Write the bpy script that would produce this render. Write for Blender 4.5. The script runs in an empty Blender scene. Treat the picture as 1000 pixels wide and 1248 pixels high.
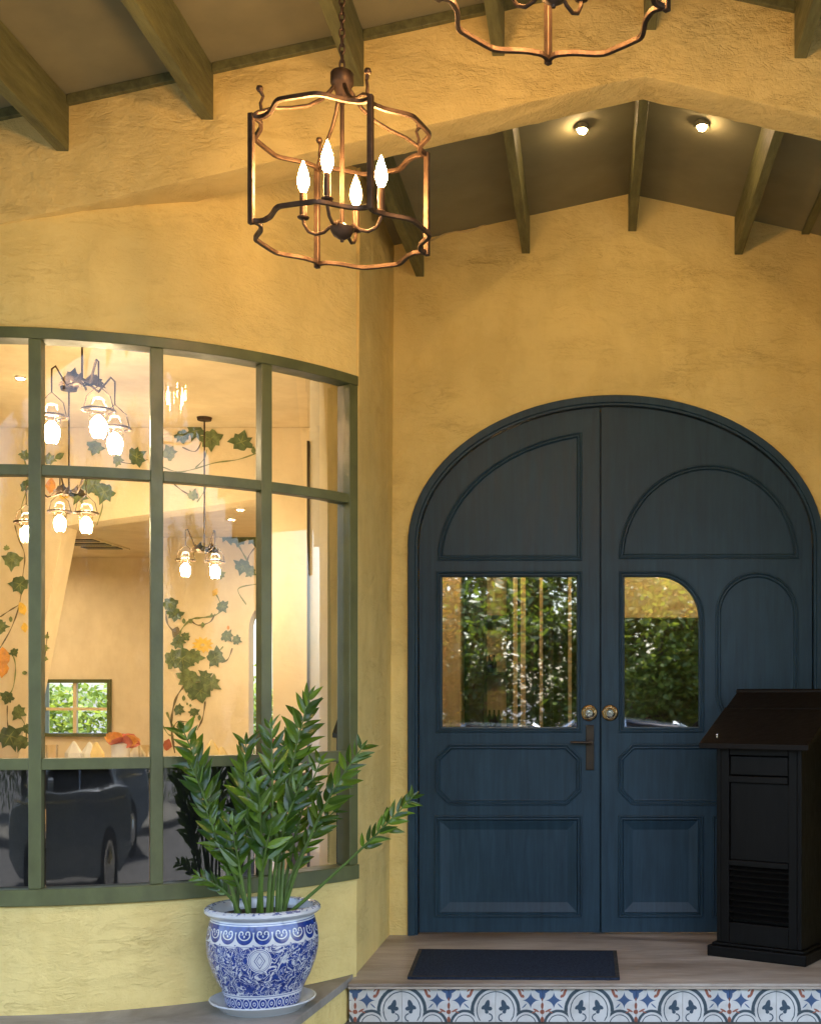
import bpy, bmesh, math, random
from mathutils import Vector, Matrix, noise
from mathutils.geometry import tessellate_polygon
random.seed(7)
PI = math.pi
SC = bpy.context.scene
COL = SC.collection

# ------------------------------------------------------------------ camera, sky, sun
cd = bpy.data.cameras.new('camera'); cam = bpy.data.objects.new('camera', cd); COL.objects.link(cam)
CZ = 1.234                                   # eye height above the porch floor
cam.location = (0, 0, CZ); cam.rotation_euler = (PI/2, 0, 0)
cd.sensor_fit = 'HORIZONTAL'; cd.sensor_width = 36; cd.lens = 54
cd.shift_x = -0.22; cd.shift_y = 0.226
cd.clip_start = 0.05; cd.clip_end = 600
SC.camera = cam

SUN_EL, SUN_AZ = math.radians(66), math.radians(150)      # azimuth from +Y towards +X : behind the building
w = bpy.data.worlds.new('World'); SC.world = w; w.use_nodes = True
wn = w.node_tree; bg = wn.nodes['Background']
sky = wn.nodes.new('ShaderNodeTexSky'); sky.sky_type = 'NISHITA'; sky.sun_disc = False
sky.sun_elevation = SUN_EL; sky.sun_rotation = SUN_AZ; sky.air_density = 1.0; sky.dust_density = 2.5
wn.links.new(sky.outputs[0], bg.inputs[0]); bg.inputs[1].default_value = 0.15
sl = bpy.data.lights.new('sun', 'SUN'); sl.energy = 3.5; sl.angle = math.radians(0.5); sl.color = (1, .95, .86)
so = bpy.data.objects.new('sun', sl); COL.objects.link(so)
sd = Vector((math.cos(SUN_EL)*math.sin(SUN_AZ), math.cos(SUN_EL)*math.cos(SUN_AZ), math.sin(SUN_EL)))
so.rotation_euler = sd.to_track_quat('Z', 'Y').to_euler(); so.location = (8, 20, 20)
SC.view_settings.view_transform = 'Standard'; SC.view_settings.look = 'None'
SC.view_settings.gamma = 1; SC.view_settings.use_curve_mapping = False
SC.view_settings.exposure = 2.66
try:
    SC.cycles.max_bounces = 10; SC.cycles.transparent_max_bounces = 16; SC.cycles.glossy_bounces = 4
    SC.cycles.sample_clamp_indirect = 6; SC.cycles.caustics_reflective = False; SC.cycles.caustics_refractive = False
except Exception:
    pass
LAMP = 1.0           # strength of all lantern flames
INLAMP = 0.135
WARM = (1.0, .54, .19)

F = 1500.0
def P(px, py, Y):
    return Vector(((px-720)/F*Y, Y, CZ+(850-py)/F*Y))

# ------------------------------------------------------------------ mesh helpers
class MB:
    def __init__(s): s.v = []; s.f = []
    def add(s, vs, fs):
        o = len(s.v); s.v += [tuple(v) for v in vs]; s.f += [tuple(i+o for i in f) for f in fs]; return s
    def box(s, x0, x1, y0, y1, z0, z1):
        return s.add([(x0,y0,z0),(x1,y0,z0),(x1,y1,z0),(x0,y1,z0),(x0,y0,z1),(x1,y0,z1),(x1,y1,z1),(x0,y1,z1)],
              [(0,3,2,1),(4,5,6,7),(0,1,5,4),(1,2,6,5),(2,3,7,6),(3,0,4,7)])
    def xbox(s, M, x0, x1, y0, y1, z0, z1):
        n = len(s.v); s.box(x0,x1,y0,y1,z0,z1)
        for i in range(n, len(s.v)): s.v[i] = tuple(M @ Vector(s.v[i]))
        return s
    def tube(s, pts, r, n=8, cap=True, flat=1.0):
        pts = [Vector(p) for p in pts]; m = len(pts)
        rs = r if isinstance(r, (list, tuple)) else [r]*m
        t0 = (pts[1]-pts[0]).normalized()
        up = Vector((0,0,1)) if abs(t0.z) < .9 else Vector((0,1,0))
        nrm = t0.cross(up).normalized(); vs = []
        for i, p in enumerate(pts):
            if i == 0: t = t0
            elif i == m-1: t = (pts[i]-pts[i-1]).normalized()
            else: t = ((pts[i+1]-p).normalized()+(p-pts[i-1]).normalized()).normalized()
            nrm = (nrm - t*nrm.dot(t)).normalized(); b = t.cross(nrm)
            for k in range(n):
                a = 2*PI*(k+.5)/n
                vs.append(p + nrm*math.cos(a)*rs[i] + b*math.sin(a)*rs[i]*flat)
        fs = []
        for i in range(m-1):
            for k in range(n):
                k2 = (k+1) % n
                fs.append((i*n+k, i*n+k2, (i+1)*n+k2, (i+1)*n+k))
        if cap: fs.append(tuple(range(n))[::-1]); fs.append(tuple(range((m-1)*n, m*n)))
        return s.add(vs, fs)
    def lathe(s, prof, c=(0,0,0), axis='z', n=24):
        vs = []; c = Vector(c)
        for r, h in prof:
            for k in range(n):
                a = 2*PI*k/n
                if axis == 'z': q = Vector((r*math.cos(a), r*math.sin(a), h))
                elif axis == 'y': q = Vector((r*math.cos(a), h, r*math.sin(a)))
                else: q = Vector((h, r*math.cos(a), r*math.sin(a)))
                vs.append(c+q)
        fs = [(i*n+k, i*n+(k+1) % n, (i+1)*n+(k+1) % n, (i+1)*n+k) for i in range(len(prof)-1) for k in range(n)]
        if prof[0][0] > 1e-5: fs.append(tuple(range(n)))
        if prof[-1][0] > 1e-5: fs.append(tuple(range((len(prof)-1)*n, len(prof)*n)))
        return s.add(vs, fs)
    def shape(s, loops, y0, y1, plane='xz'):
        """polygon with holes in (a, b), extruded between y0 and y1"""
        def put(a, b, d):
            return (a, d, b) if plane == 'xz' else ((a, b, d) if plane == 'xy' else (d, a, b))
        flat = [p for l in loops for p in l]
        tris = tessellate_polygon([[Vector((p[0], p[1], 0)) for p in l] for l in loops])
        n = len(flat)
        fs = [tuple(t) for t in tris] + [tuple(i+n for i in t[::-1]) for t in tris]
        o = 0
        for l in loops:
            m = len(l)
            for i in range(m):
                j = (i+1) % m
                fs.append((o+i, o+j, o+j+n, o+i+n))
            o += m
        return s.add([put(a, b, y0) for a, b in flat]+[put(a, b, y1) for a, b in flat], fs)
    def polar(s, C, r0, r1, a0, a1, z0, z1, n=None):
        """curved slab: angle measured from -Y towards +X"""
        if n is None: n = max(1, int(abs(a1-a0)/math.radians(2.5)))
        vs = []
        for i in range(n+1):
            a = a0+(a1-a0)*i/n
            for r in (r0, r1):
                for z in (z0, z1):
                    vs.append((C[0]+r*math.sin(a), C[1]-r*math.cos(a), z))
        fs = []
        for i in range(n):
            p, q = i*4, i*4+4
            fs += [(p,q,q+1,p+1), (p+2,p+3,q+3,q+2), (p,p+2,q+2,q), (p+1,q+1,q+3,p+3)]
        fs += [(0,1,3,2), (n*4,n*4+2,n*4+3,n*4+1)]
        return s.add(vs, fs)
    def build(s, name, mat, parent=None, smooth=False, bevel=0, norm=True, seg=2):
        me = bpy.data.meshes.new(name); me.from_pydata(s.v, [], s.f)
        bm = bmesh.new(); bm.from_mesh(me)
        bmesh.ops.remove_doubles(bm, verts=bm.verts, dist=1e-5)
        if norm: bmesh.ops.recalc_face_normals(bm, faces=bm.faces)
        bm.to_mesh(me); bm.free()
        me.materials.append(mat)
        o = bpy.data.objects.new(name, me); COL.objects.link(o)
        if smooth:
            me.polygons.foreach_set('use_smooth', [True]*len(me.polygons))
            try: me.set_sharp_from_angle(angle=math.radians(38))
            except Exception: pass
        if bevel:
            b = o.modifiers.new('bevel', 'BEVEL'); b.width = bevel; b.segments = seg; b.limit_method = 'ANGLE'
            b.angle_limit = math.radians(40)
        if parent: setpar(o, parent)
        return o

def setpar(o, parent):
    o.parent = parent
    M = Matrix.Identity(4); p = parent
    chain = []
    while p: chain.append(p); p = p.parent
    for q in reversed(chain): M = M @ q.matrix_parent_inverse @ q.matrix_basis if q.parent else q.matrix_basis.copy()
    o.matrix_parent_inverse = M.inverted()

def tag(o, label=None, cat=None, group=None, kind=None):
    if label: o['label'] = label
    if cat: o['category'] = cat
    if group: o['group'] = group
    if kind: o['kind'] = kind
    return o
def thing(name, loc, label, cat, group=None, rz=0):
    o = bpy.data.objects.new(name, None); COL.objects.link(o); o.location = loc; o.rotation_euler = (0,0,rz)
    o.empty_display_size = .1
    return tag(o, label, cat, group)
def kids(o): return [c for c in bpy.data.objects if c.parent == o]
def copy_tree(o, parent=None):
    c = o.copy(); COL.objects.link(c)
    if parent: c.parent = parent
    for ch in kids(o): copy_tree(ch, c)
    return c
def inst(name, me, M, parent=None):
    o = bpy.data.objects.new(name, me); COL.objects.link(o); o.matrix_basis = M
    if parent: setpar(o, parent)
    return o

# ------------------------------------------------------------------ materials
class E:
    """tiny shader-math compiler"""
    nt = None
    def __init__(s, x): s.x = x
    @staticmethod
    def op(o, *a, clamp=False):
        n = E.nt.nodes.new('ShaderNodeMath'); n.operation = o; n.use_clamp = clamp
        for i, q in enumerate(a):
            q = q.x if isinstance(q, E) else q
            if isinstance(q, (int, float)): n.inputs[i].default_value = q
            else: E.nt.links.new(q, n.inputs[i])
        return E(n.outputs[0])
    def __add__(s, o): return E.op('ADD', s, o)
    __radd__ = __add__
    def __sub__(s, o): return E.op('SUBTRACT', s, o)
    def __rsub__(s, o): return E.op('SUBTRACT', o, s)
    def __mul__(s, o): return E.op('MULTIPLY', s, o)
    __rmul__ = __mul__
    def __truediv__(s, o): return E.op('DIVIDE', s, o)
def eabs(a): return E.op('ABSOLUTE', a)
def emin(a, b): return E.op('MINIMUM', a, b)
def emax(a, b): return E.op('MAXIMUM', a, b)
def elen(a, b): return E.op('SQRT', a*a+b*b)
def emask(d, k=600): return E.op('ADD', E.op('MULTIPLY', d, -k), .5, clamp=True)     # 1 where d < 0

def newmat(name):
    m = bpy.data.materials.new(name); m.use_nodes = True
    nt = m.node_tree; return m, nt, nt.nodes['Principled BSDF']
def N(nt, t, **kw):
    n = nt.nodes.new(t)
    for k, v in kw.items():
        if k.startswith('i_'): n.inputs[k[2:].replace('_', ' ')].default_value = v
        else: setattr(n, k, v)
    return n
def ramp(nt, sock, stops):
    r = nt.nodes.new('ShaderNodeValToRGB'); el = r.color_ramp.elements
    while len(el) < len(stops): el.new(.5)
    for e, (p, c) in zip(el, stops):
        e.position = p; e.color = (*c, 1) if len(c) == 3 else c
    nt.links.new(sock, r.inputs[0]); return r.outputs[0]
def noisetex(nt, scale=(1,1,1), s=5, detail=5, rough=.55, dist=0, coord='Object'):
    tc = N(nt, 'ShaderNodeTexCoord'); mp = N(nt, 'ShaderNodeMapping'); mp.inputs['Scale'].default_value = scale
    nt.links.new(tc.outputs[coord], mp.inputs[0])
    n = N(nt, 'ShaderNodeTexNoise'); n.inputs['Scale'].default_value = s; n.inputs['Detail'].default_value = detail
    n.inputs['Roughness'].default_value = rough; n.inputs['Distortion'].default_value = dist
    nt.links.new(mp.outputs[0], n.inputs['Vector']); return n.outputs[0]
def bump(nt, bs, h, strength=.3, dist=.01, prev=None):
    b = N(nt, 'ShaderNodeBump'); b.inputs['Strength'].default_value = strength; b.inputs['Distance'].default_value = dist
    nt.links.new(h, b.inputs['Height'])
    if prev: nt.links.new(prev, b.inputs['Normal'])
    nt.links.new(b.outputs[0], bs.inputs['Normal']); return b.outputs[0]
def simple(name, col, rough=.5, var=.12, metal=0, scale=(1,1,1), s=14, bmp=.15, bd=.002, spec=.5, coat=0, bs_=60):
    m, nt, b = newmat(name)
    lo = tuple(c*(1-var) for c in col); hi = tuple(min(1, c*(1+var)) for c in col)
    nz = noisetex(nt, scale, s, 6, .6)
    nt.links.new(ramp(nt, nz, [(.3, lo), (.7, hi)]), b.inputs['Base Color'])
    rr = ramp(nt, noisetex(nt, scale, s*2.3, 4), [(.3, (rough*.82,)*3), (.7, (min(1, rough*1.18),)*3)])
    nt.links.new(rr, b.inputs['Roughness'])
    b.inputs['Metallic'].default_value = metal; b.inputs['Specular IOR Level'].default_value = spec
    b.inputs['Coat Weight'].default_value = coat
    if bmp: bump(nt, b, noisetex(nt, scale, bs_, 4), bmp, bd)
    return m

def plaster(name, col, k=1.0, fine=1.0):
    m, nt, b = newmat(name)
    a = noisetex(nt, (1,1,1), 1.6, 5, .6)
    c1 = tuple(x*.90 for x in col); c2 = tuple(min(1, x*1.05) for x in col)
    base = ramp(nt, a, [(.3, c1), (.65, c2)])
    # blotches and fine stains
    st = ramp(nt, noisetex(nt, (1,1,.5), 7, 8, .7), [(.42, (.93,.91,.86)), (.56, (1,1,1))])
    mx = N(nt, 'ShaderNodeMix', data_type='RGBA', blend_type='MULTIPLY'); mx.inputs[0].default_value = .7
    nt.links.new(base, mx.inputs[6]); nt.links.new(st, mx.inputs[7]); nt.links.new(mx.outputs[2], b.inputs['Base Color'])
    b.inputs['Roughness'].default_value = .82; b.inputs['Specular IOR Level'].default_value = .25
    # trowel: broad undulation, sharp ridges, grain
    h1 = noisetex(nt, (1,1,1.5), 3.2, 3, .5, .6)
    p = bump(nt, b, h1, .6*k, .05)
    r0 = noisetex(nt, (1,1,2.6), 10, 6, .60, 1.2)
    E.nt = nt
    rid = E(1.0) - E.op('MULTIPLY', eabs(E(r0)-.5), 9.0, clamp=True)
    gate = ramp(nt, noisetex(nt, (1,1,1.4), 5.3, 5, .65), [(.42, (.12,.12,.12)), (.66, (1,1,1))])
    rid = rid*E(gate)
    p = bump(nt, b, rid.x, .5*k, .006, p)
    dk = N(nt, 'ShaderNodeMix', data_type='RGBA', blend_type='MULTIPLY'); dk.inputs[7].default_value = (.80,.76,.68,1)  # thin trowel creases darkened in the colour, standing in for their shade
    r2 = noisetex(nt, (1,1,3.4), 5.5, 9, .66, .7); thin = E(1.0) - E.op('MULTIPLY', eabs(E(r2)-.5), 38.0, clamp=True)
    g2_ = ramp(nt, noisetex(nt, (1,1,2), 3.1, 5, .6), [(.50, (0,0,0)), (.66, (1,1,1))])
    nt.links.new((thin*E(g2_)*(.55*k)).x, dk.inputs[0]); nt.links.new(mx.outputs[2], dk.inputs[6]); nt.links.new(dk.outputs[2], b.inputs['Base Color'])
    p = bump(nt, b, (E(1.0)-thin*E(g2_)).x, .5*k, .004, p)
    p = bump(nt, b, noisetex(nt, (1,1,1), 38, 7, .62, .4), .42*fine, .008, p)
    bump(nt, b, noisetex(nt, (1,1,1), 190, 3, .6), .25*fine, .003, p)
    return m

M = {}
M['plaster'] = plaster('yellow_plaster', (.82,.65,.255))
M['plaster_beam'] = plaster('yellow_plaster_rough', (.82,.63,.25), 1.15, 2.0)
M['cream'] = plaster('cream_plaster', (.80,.67,.46), .25, .2)
M['white_in'] = plaster('white_plaster', (.80,.77,.72), .25, .2)
M['olive'] = simple('olive_paint', (.125,.125,.050), .55, .38, scale=(5,.7,5), s=7, bmp=.5, bd=.004)
M['board'] = simple('ceiling_paint', (.24,.22,.125), .75, .14, s=2.5, bmp=.2, bd=.004, bs_=14)
M['greenframe'] = simple('green_window_paint', (.098,.112,.042), .42, .22, scale=(1,1,.6), s=9, bmp=.35, bd=.003, bs_=40)
M['black'] = simple('black_lectern_paint', (.0045,.0043,.004), .45, .3, scale=(8,8,1), s=6, bmp=.25, bd=.002, spec=.14)
M['blackbrown'] = simple('dark_brown_lid_paint', (.007,.0048,.0035), .48, .25, scale=(1,6,6), s=6, bmp=.25, bd=.002, spec=.14)
M['bronze'] = simple('lantern_bronze', (.072,.045,.029), .50, .4, metal=.8, s=20, bmp=.4, bd=.002)
M['darkbronze'] = simple('handle_bronze', (.055,.043,.032), .38, .2, metal=.9, bmp=.2, bd=.001)
M['brass'] = simple('lock_brass', (.55,.40,.22), .22, .1, metal=1, bmp=0)
M['steel'] = simple('lock_steel', (.6,.57,.52), .2, .1, metal=1, bmp=.2, bd=.001)
M['mat'] = simple('navy_coir', (.030,.043,.072), .95, .45, s=90, bmp=1, bd=.012, bs_=260, spec=.1)
M['glaze'] = simple('white_glaze', (.68,.72,.76), .12, .05, s=8, bmp=0, coat=.5)
M['soil'] = simple('potting_soil', (.03,.02,.012), .95, .4, s=50, bmp=1, bd=.01)
M['stem'] = simple('plant_stem', (.085,.15,.025), .4, .3, s=20, bmp=0)
M['nosing'] = simple('stone_nosing', (.42,.36,.29), .55, .15, scale=(3,1,1), s=6)
M['grout'] = simple('grout', (.35,.33,.30), .9, .1)
M['cable'] = simple('painted_cable', (.60,.46,.20), .6, .1, bmp=0)
M['asphalt'] = simple('asphalt', (.06,.06,.06), .9, .25, s=4, bmp=.6, bd=.01, bs_=120)
M['paving'] = simple('paving', (.12,.115,.10), .8, .2, s=3)
M['bark'] = simple('bark', (.09,.06,.04), .9, .3, scale=(1,1,.2), s=10, bmp=1, bd=.03, bs_=12)
M['carpaint'] = simple('car_paint_grey_blue', (.20,.25,.30), .25, .05, metal=.4, bmp=0, coat=1)
M['carglass'] = simple('car_glass', (.01,.012,.014), .05, .05, bmp=0, spec=.8)
M['rubber'] = simple('rubber', (.02,.02,.02), .8, .1, bmp=0)
M['chrome'] = simple('chrome', (.7,.7,.7), .15, .05, metal=1, bmp=0)
M['carlight'] = simple('car_lamp', (.5,.5,.48), .1, .05, bmp=0)
M['wood_dark'] = simple('dark_wood', (.03,.017,.01), .4, .3, scale=(6,6,1), s=6)
M['wood_pale'] = simple('pale_wood', (.70,.56,.34), .5, .12, scale=(8,8,1), s=5)
M['dark_panel'] = simple('dark_dado', (.018,.019,.02), .6, .2)
M['cloth'] = simple('white_cloth', (.78,.76,.70), .9, .05, bmp=.2)
M['napkin_y'] = simple('yellow_napkin', (.80,.62,.28), .85, .08)
M['petal_red'] = simple('coral_petal', (.62,.18,.10), .6, .3, s=30)
M['petal_orange'] = simple('orange_petal', (.80,.38,.08), .6, .3, s=30)
M['ivy'] = simple('painted_ivy', (.15,.19,.075), .8, .5, s=22, bmp=0)
M['ivy_dark'] = simple('painted_ivy_dark', (.10,.14,.06), .8, .4, s=22, bmp=0)
M['ivy_pale'] = simple('painted_ivy_pale', (.22,.25,.09), .8, .4, s=22, bmp=0)
M['vine_y'] = simple('painted_flower_yellow', (.85,.55,.10), .8, .2, s=30, bmp=0)
M['vine_o'] = simple('painted_flower_orange', (.80,.33,.05), .8, .35, s=20, bmp=0)
M['vine_r'] = simple('painted_bud_red', (.40,.10,.05), .8, .3, s=30, bmp=0)
M['vine_b'] = simple('painted_twig', (.16,.12,.06), .8, .3, s=30, bmp=0)

def wood_floor():
    m, nt, b = newmat('porch_floor')
    big = noisetex(nt, (.55,2.2,1), 1.7, 6, .6, .5); fine = noisetex(nt, (1.2,9,1), 6, 8, .7, .3)
    c = ramp(nt, big, [(.34, (.20,.155,.115)), (.5, (.37,.315,.26)), (.66, (.52,.47,.41))])
    f = ramp(nt, fine, [(.35, (.74,.72,.70)), (.62, (1.06,1.05,1.03))])
    mx = N(nt, 'ShaderNodeMix', data_type='RGBA', blend_type='MULTIPLY'); mx.inputs[0].default_value = .8
    nt.links.new(c, mx.inputs[6]); nt.links.new(f, mx.inputs[7]); nt.links.new(mx.outputs[2], b.inputs['Base Color'])
    nt.links.new(ramp(nt, big, [(.3, (.38,)*3), (.7, (.62,)*3)]), b.inputs['Roughness'])
    bump(nt, b, fine, .2, .003); return m
M['floor'] = wood_floor()
def ledge_mat():
    m, nt, b = newmat('grey_stone_ledge')
    big = noisetex(nt, (1,1,1), 3, 7, .62, .8)
    c = ramp(nt, big, [(.28, (.16,.14,.115)), (.5, (.27,.25,.215)), (.72, (.38,.36,.32))])
    nt.links.new(c, b.inputs['Base Color']); b.inputs['Roughness'].default_value = .6
    bump(nt, b, noisetex(nt, (1,1,1), 40, 6), .3, .004); return m
M['ledge'] = ledge_mat()
def door_paint():
    m, nt, b = newmat('navy_door_paint')
    g = noisetex(nt, (14,1,.9), 3.2, 8, .65, .5)
    big = noisetex(nt, (1,1,.7), 2.2, 4, .6)
    c = ramp(nt, g, [(.3, (.0135,.034,.055)), (.55, (.020,.050,.078)), (.8, (.030,.068,.100))])
    f = ramp(nt, big, [(.3, (.82,.82,.82)), (.7, (1.15,1.15,1.15))])
    mx = N(nt, 'ShaderNodeMix', data_type='RGBA', blend_type='MULTIPLY'); mx.inputs[0].default_value = 1
    nt.links.new(c, mx.inputs[6]); nt.links.new(f, mx.inputs[7]); nt.links.new(mx.outputs[2], b.inputs['Base Color'])
    nt.links.new(ramp(nt, g, [(.3, (.42,)*3), (.7, (.56,)*3)]), b.inputs['Roughness'])
    b.inputs['Specular IOR Level'].default_value = .26
    bump(nt, b, g, .22, .0025); return m
M['door'] = door_paint()
def glass(name, refl, base, tint=(1,1,1), wav=.0, rough=0.0):
    m = bpy.data.materials.new(name); m.use_nodes = True; nt = m.node_tree; nt.nodes.clear()
    o = N(nt, 'ShaderNodeOutputMaterial'); mix = N(nt, 'ShaderNodeMixShader')
    t = N(nt, 'ShaderNodeBsdfTransparent'); t.inputs[0].default_value = (*tint, 1)
    g = N(nt, 'ShaderNodeBsdfGlossy'); g.inputs['Roughness'].default_value = rough; g.inputs[0].default_value = (1,1,1,1)
    fr = N(nt, 'ShaderNodeFresnel'); fr.inputs[0].default_value = 1.5
    E.nt = nt; fac = E.op('ADD', E(fr.outputs[0])*refl, base, clamp=True)
    nt.links.new(fac.x, mix.inputs[0]); nt.links.new(t.outputs[0], mix.inputs[1]); nt.links.new(g.outputs[0], mix.inputs[2])
    nt.links.new(mix.outputs[0], o.inputs[0])
    if wav:
        b = N(nt, 'ShaderNodeBump'); b.inputs['Strength'].default_value = wav; b.inputs['Distance'].default_value = .01
        nt.links.new(noisetex(nt, (1,1,1), 3, 2), b.inputs['Height']); nt.links.new(b.outputs[0], g.inputs['Normal'])
    return m
M['pane_boosted'] = glass('boosted_reflection_glass', 1.6, .03, (.5,.5,.5), .08, .028)  # same window glass, darkened, with reflection strengthened for the lowest panes
M['glass'] = glass('window_glass', .85, 0.0, (.97,.98,.96), .03)
M['doorglass'] = glass('coated_door_glass', 1.0, .36, (.74,.72,.66), .035, .016)
M['jar'] = glass('jar_glass', .6, .0, (.98,.95,.88))
def emit(name, col, st):
    m = bpy.data.materials.new(name); m.use_nodes = True; nt = m.node_tree; nt.nodes.clear()
    o = N(nt, 'ShaderNodeOutputMaterial'); e = N(nt, 'ShaderNodeEmission')
    e.inputs[0].default_value = (*col, 1); e.inputs[1].default_value = st
    nt.links.new(e.outputs[0], o.inputs[0]); return m
M['flame'] = emit('lit_bulb', WARM, 77*LAMP)
M['flame_in'] = emit('lit_jar_bulb', (1,.78,.48), 260*INLAMP)
M['spot'] = emit('lit_downlight', (1,.66,.33), 60)
M['spot_in'] = emit('lit_room_downlight', (1,.80,.52), 1900*INLAMP)

def leaf_mat(name, c1, c2, trans=.25, rough=.28, coord='Object'):
    m, nt, b = newmat(name)
    oi = N(nt, 'ShaderNodeObjectInfo'); gi = N(nt, 'ShaderNodeNewGeometry')
    E.nt = nt; r = E.op('FRACT', E(oi.outputs['Random'])+E(gi.outputs['Random Per Island'])*7.31)
    nt.links.new(ramp(nt, r.x, [(.25, c1), (.75, tuple((a_+b_)/2 for a_, b_ in zip(c1, c2))), (1, c2)]), b.inputs['Base Color'])
    b.inputs['Roughness'].default_value = rough
    tr = N(nt, 'ShaderNodeBsdfTranslucent'); tr.inputs[0].default_value = (c2[0]*1.6, c2[1]*1.6, c2[2], 1)
    mx = N(nt, 'ShaderNodeMixShader'); mx.inputs[0].default_value = trans
    out = [n for n in nt.nodes if n.type == 'OUTPUT_MATERIAL'][0]
    nt.links.new(b.outputs[0], mx.inputs[1]); nt.links.new(tr.outputs[0], mx.inputs[2]); nt.links.new(mx.outputs[0], out.inputs[0])
    return m
M['leaf'] = leaf_mat('waxy_leaf', (.020,.058,.008), (.15,.26,.022), .22, .27)
M['treeleaf'] = leaf_mat('tree_foliage', (.05,.09,.012), (.19,.24,.035), .35, .5)
M['treeleaf2'] = leaf_mat('tree_foliage_dark', (.025,.06,.01), (.11,.16,.02), .35, .5)

def tile_mat():
    m, nt, b = newmat('encaustic_tile'); E.nt = nt
    tc = N(nt, 'ShaderNodeNewGeometry'); sx = N(nt, 'ShaderNodeSeparateXYZ'); nt.links.new(tc.outputs['Position'], sx.inputs[0])
    X, Z = E(sx.outputs[0]), E(sx.outputs[2])
    wob = E(noisetex(nt, (1,1,1), 60, 3))-.5
    X = X + wob*.004
    u = E.op('PINGPONG', X+.817+.404*10, .202)
    v = -.014 - Z + wob*.004
    def ell(cu, cv, ru, rv, rot=0):
        du, dv = u-cu, v-cv
        if rot:
            c, s = math.cos(rot), math.sin(rot); du, dv = du*c+dv*s, dv*c-du*s
        return (elen(du*(1/ru), dv*(1/rv))-1.0)*min(ru, rv)
    def ring(cu, cv, R, t): return eabs(elen(u-cu, v-cv)-R)-t/2
    def inside(cu, cv, R): return elen(u-cu, v-cv)-R
    grey = emax(ring(0, .105, .100, .015), v-.112)
    grey = emin(grey, emax(ring(0, .105, .080, .0045), v-.150))
    out1 = E(0)-inside(0, .105, .093)
    arc2 = emin(ring(.132, .168, .060, .012), ring(.132, .168, .043, .004))
    grey = emin(grey, emax(arc2, out1))
    dark = ell(.037, .084, .011, .025, -.30)
    dark = emin(dark, ell(.026, .098, .012, .009)); dark = emin(dark, ell(.050, .092, .013, .008, .6)); dark = emin(dark, ell(.038, .112, .008, .008))
    dark = emin(dark, emax(ring(.030, .136, .016, .0055), u-.030))
    def star(cu, cv, s):
        du, dv = eabs(u-cu), eabs(v-cv)
        return E.op('POWER', E.op('POWER', du+.00001, .55)+E.op('POWER', dv+.00001, .55), 1/.55)-s
    blue = emin(star(.152, .062, .040), ell(.125, .086, .014, .0028, -.75))
    blue = emin(blue, ell(.202, .036, .013, .024)); blue = emin(blue, ell(.184, .020, .0085, .020, -.95)); blue = emin(blue, ell(.172, .008, .020, .007, -.45))
    blue = emin(blue, ell(.190, .002, .008, .006))
    rust = emin(ell(.202, .058, .0035, .008), ell(.202, .086, .006, .014))
    rust = emin(rust, ell(.202, .112, .010, .010)); rust = emin(rust, ell(.176, .106, .015, .0042, .5))
    rust = emin(rust, ell(.166, .113, .010, .003, -.4)); rust = emin(rust, ell(.202, .145, .008, .012))
    rust = emin(rust, ell(.104, .026, .006, .026, -.35)); rust = emin(rust, ell(.094, .008, .014, .006, .4)); rust = emin(rust, ell(.118, .044, .008, .006, .9))
    rust = emin(rust, ell(.116, .018, .010, .003, .8))
    def mixc(a, fac, col):
        mx = N(nt, 'ShaderNodeMix', data_type='RGBA'); nt.links.new(fac.x, mx.inputs[0])
        if isinstance(a, tuple): mx.inputs[6].default_value = (*a, 1)
        else: nt.links.new(a, mx.inputs[6])
        mx.inputs[7].default_value = (*col, 1); return mx.outputs[2]
    c = mixc((.66,.66,.63), emask(grey, 900), (.055,.085,.105))
    c = mixc(c, emask(dark, 900), (.05,.085,.12)); c = mixc(c, emask(blue, 900), (.065,.12,.24))
    c = mixc(c, emask(rust, 900), (.34,.115,.07))
    dirt = ramp(nt, noisetex(nt, (1,1,1), 14, 6), [(.35, (.78,.76,.73)), (.6, (1,1,1))])
    mx = N(nt, 'ShaderNodeMix', data_type='RGBA', blend_type='MULTIPLY'); mx.inputs[0].default_value = .8
    nt.links.new(c, mx.inputs[6]); nt.links.new(dirt, mx.inputs[7]); nt.links.new(mx.outputs[2], b.inputs['Base Color'])
    b.inputs['Roughness'].default_value = .4
    return m
M['tile'] = tile_mat()

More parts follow.
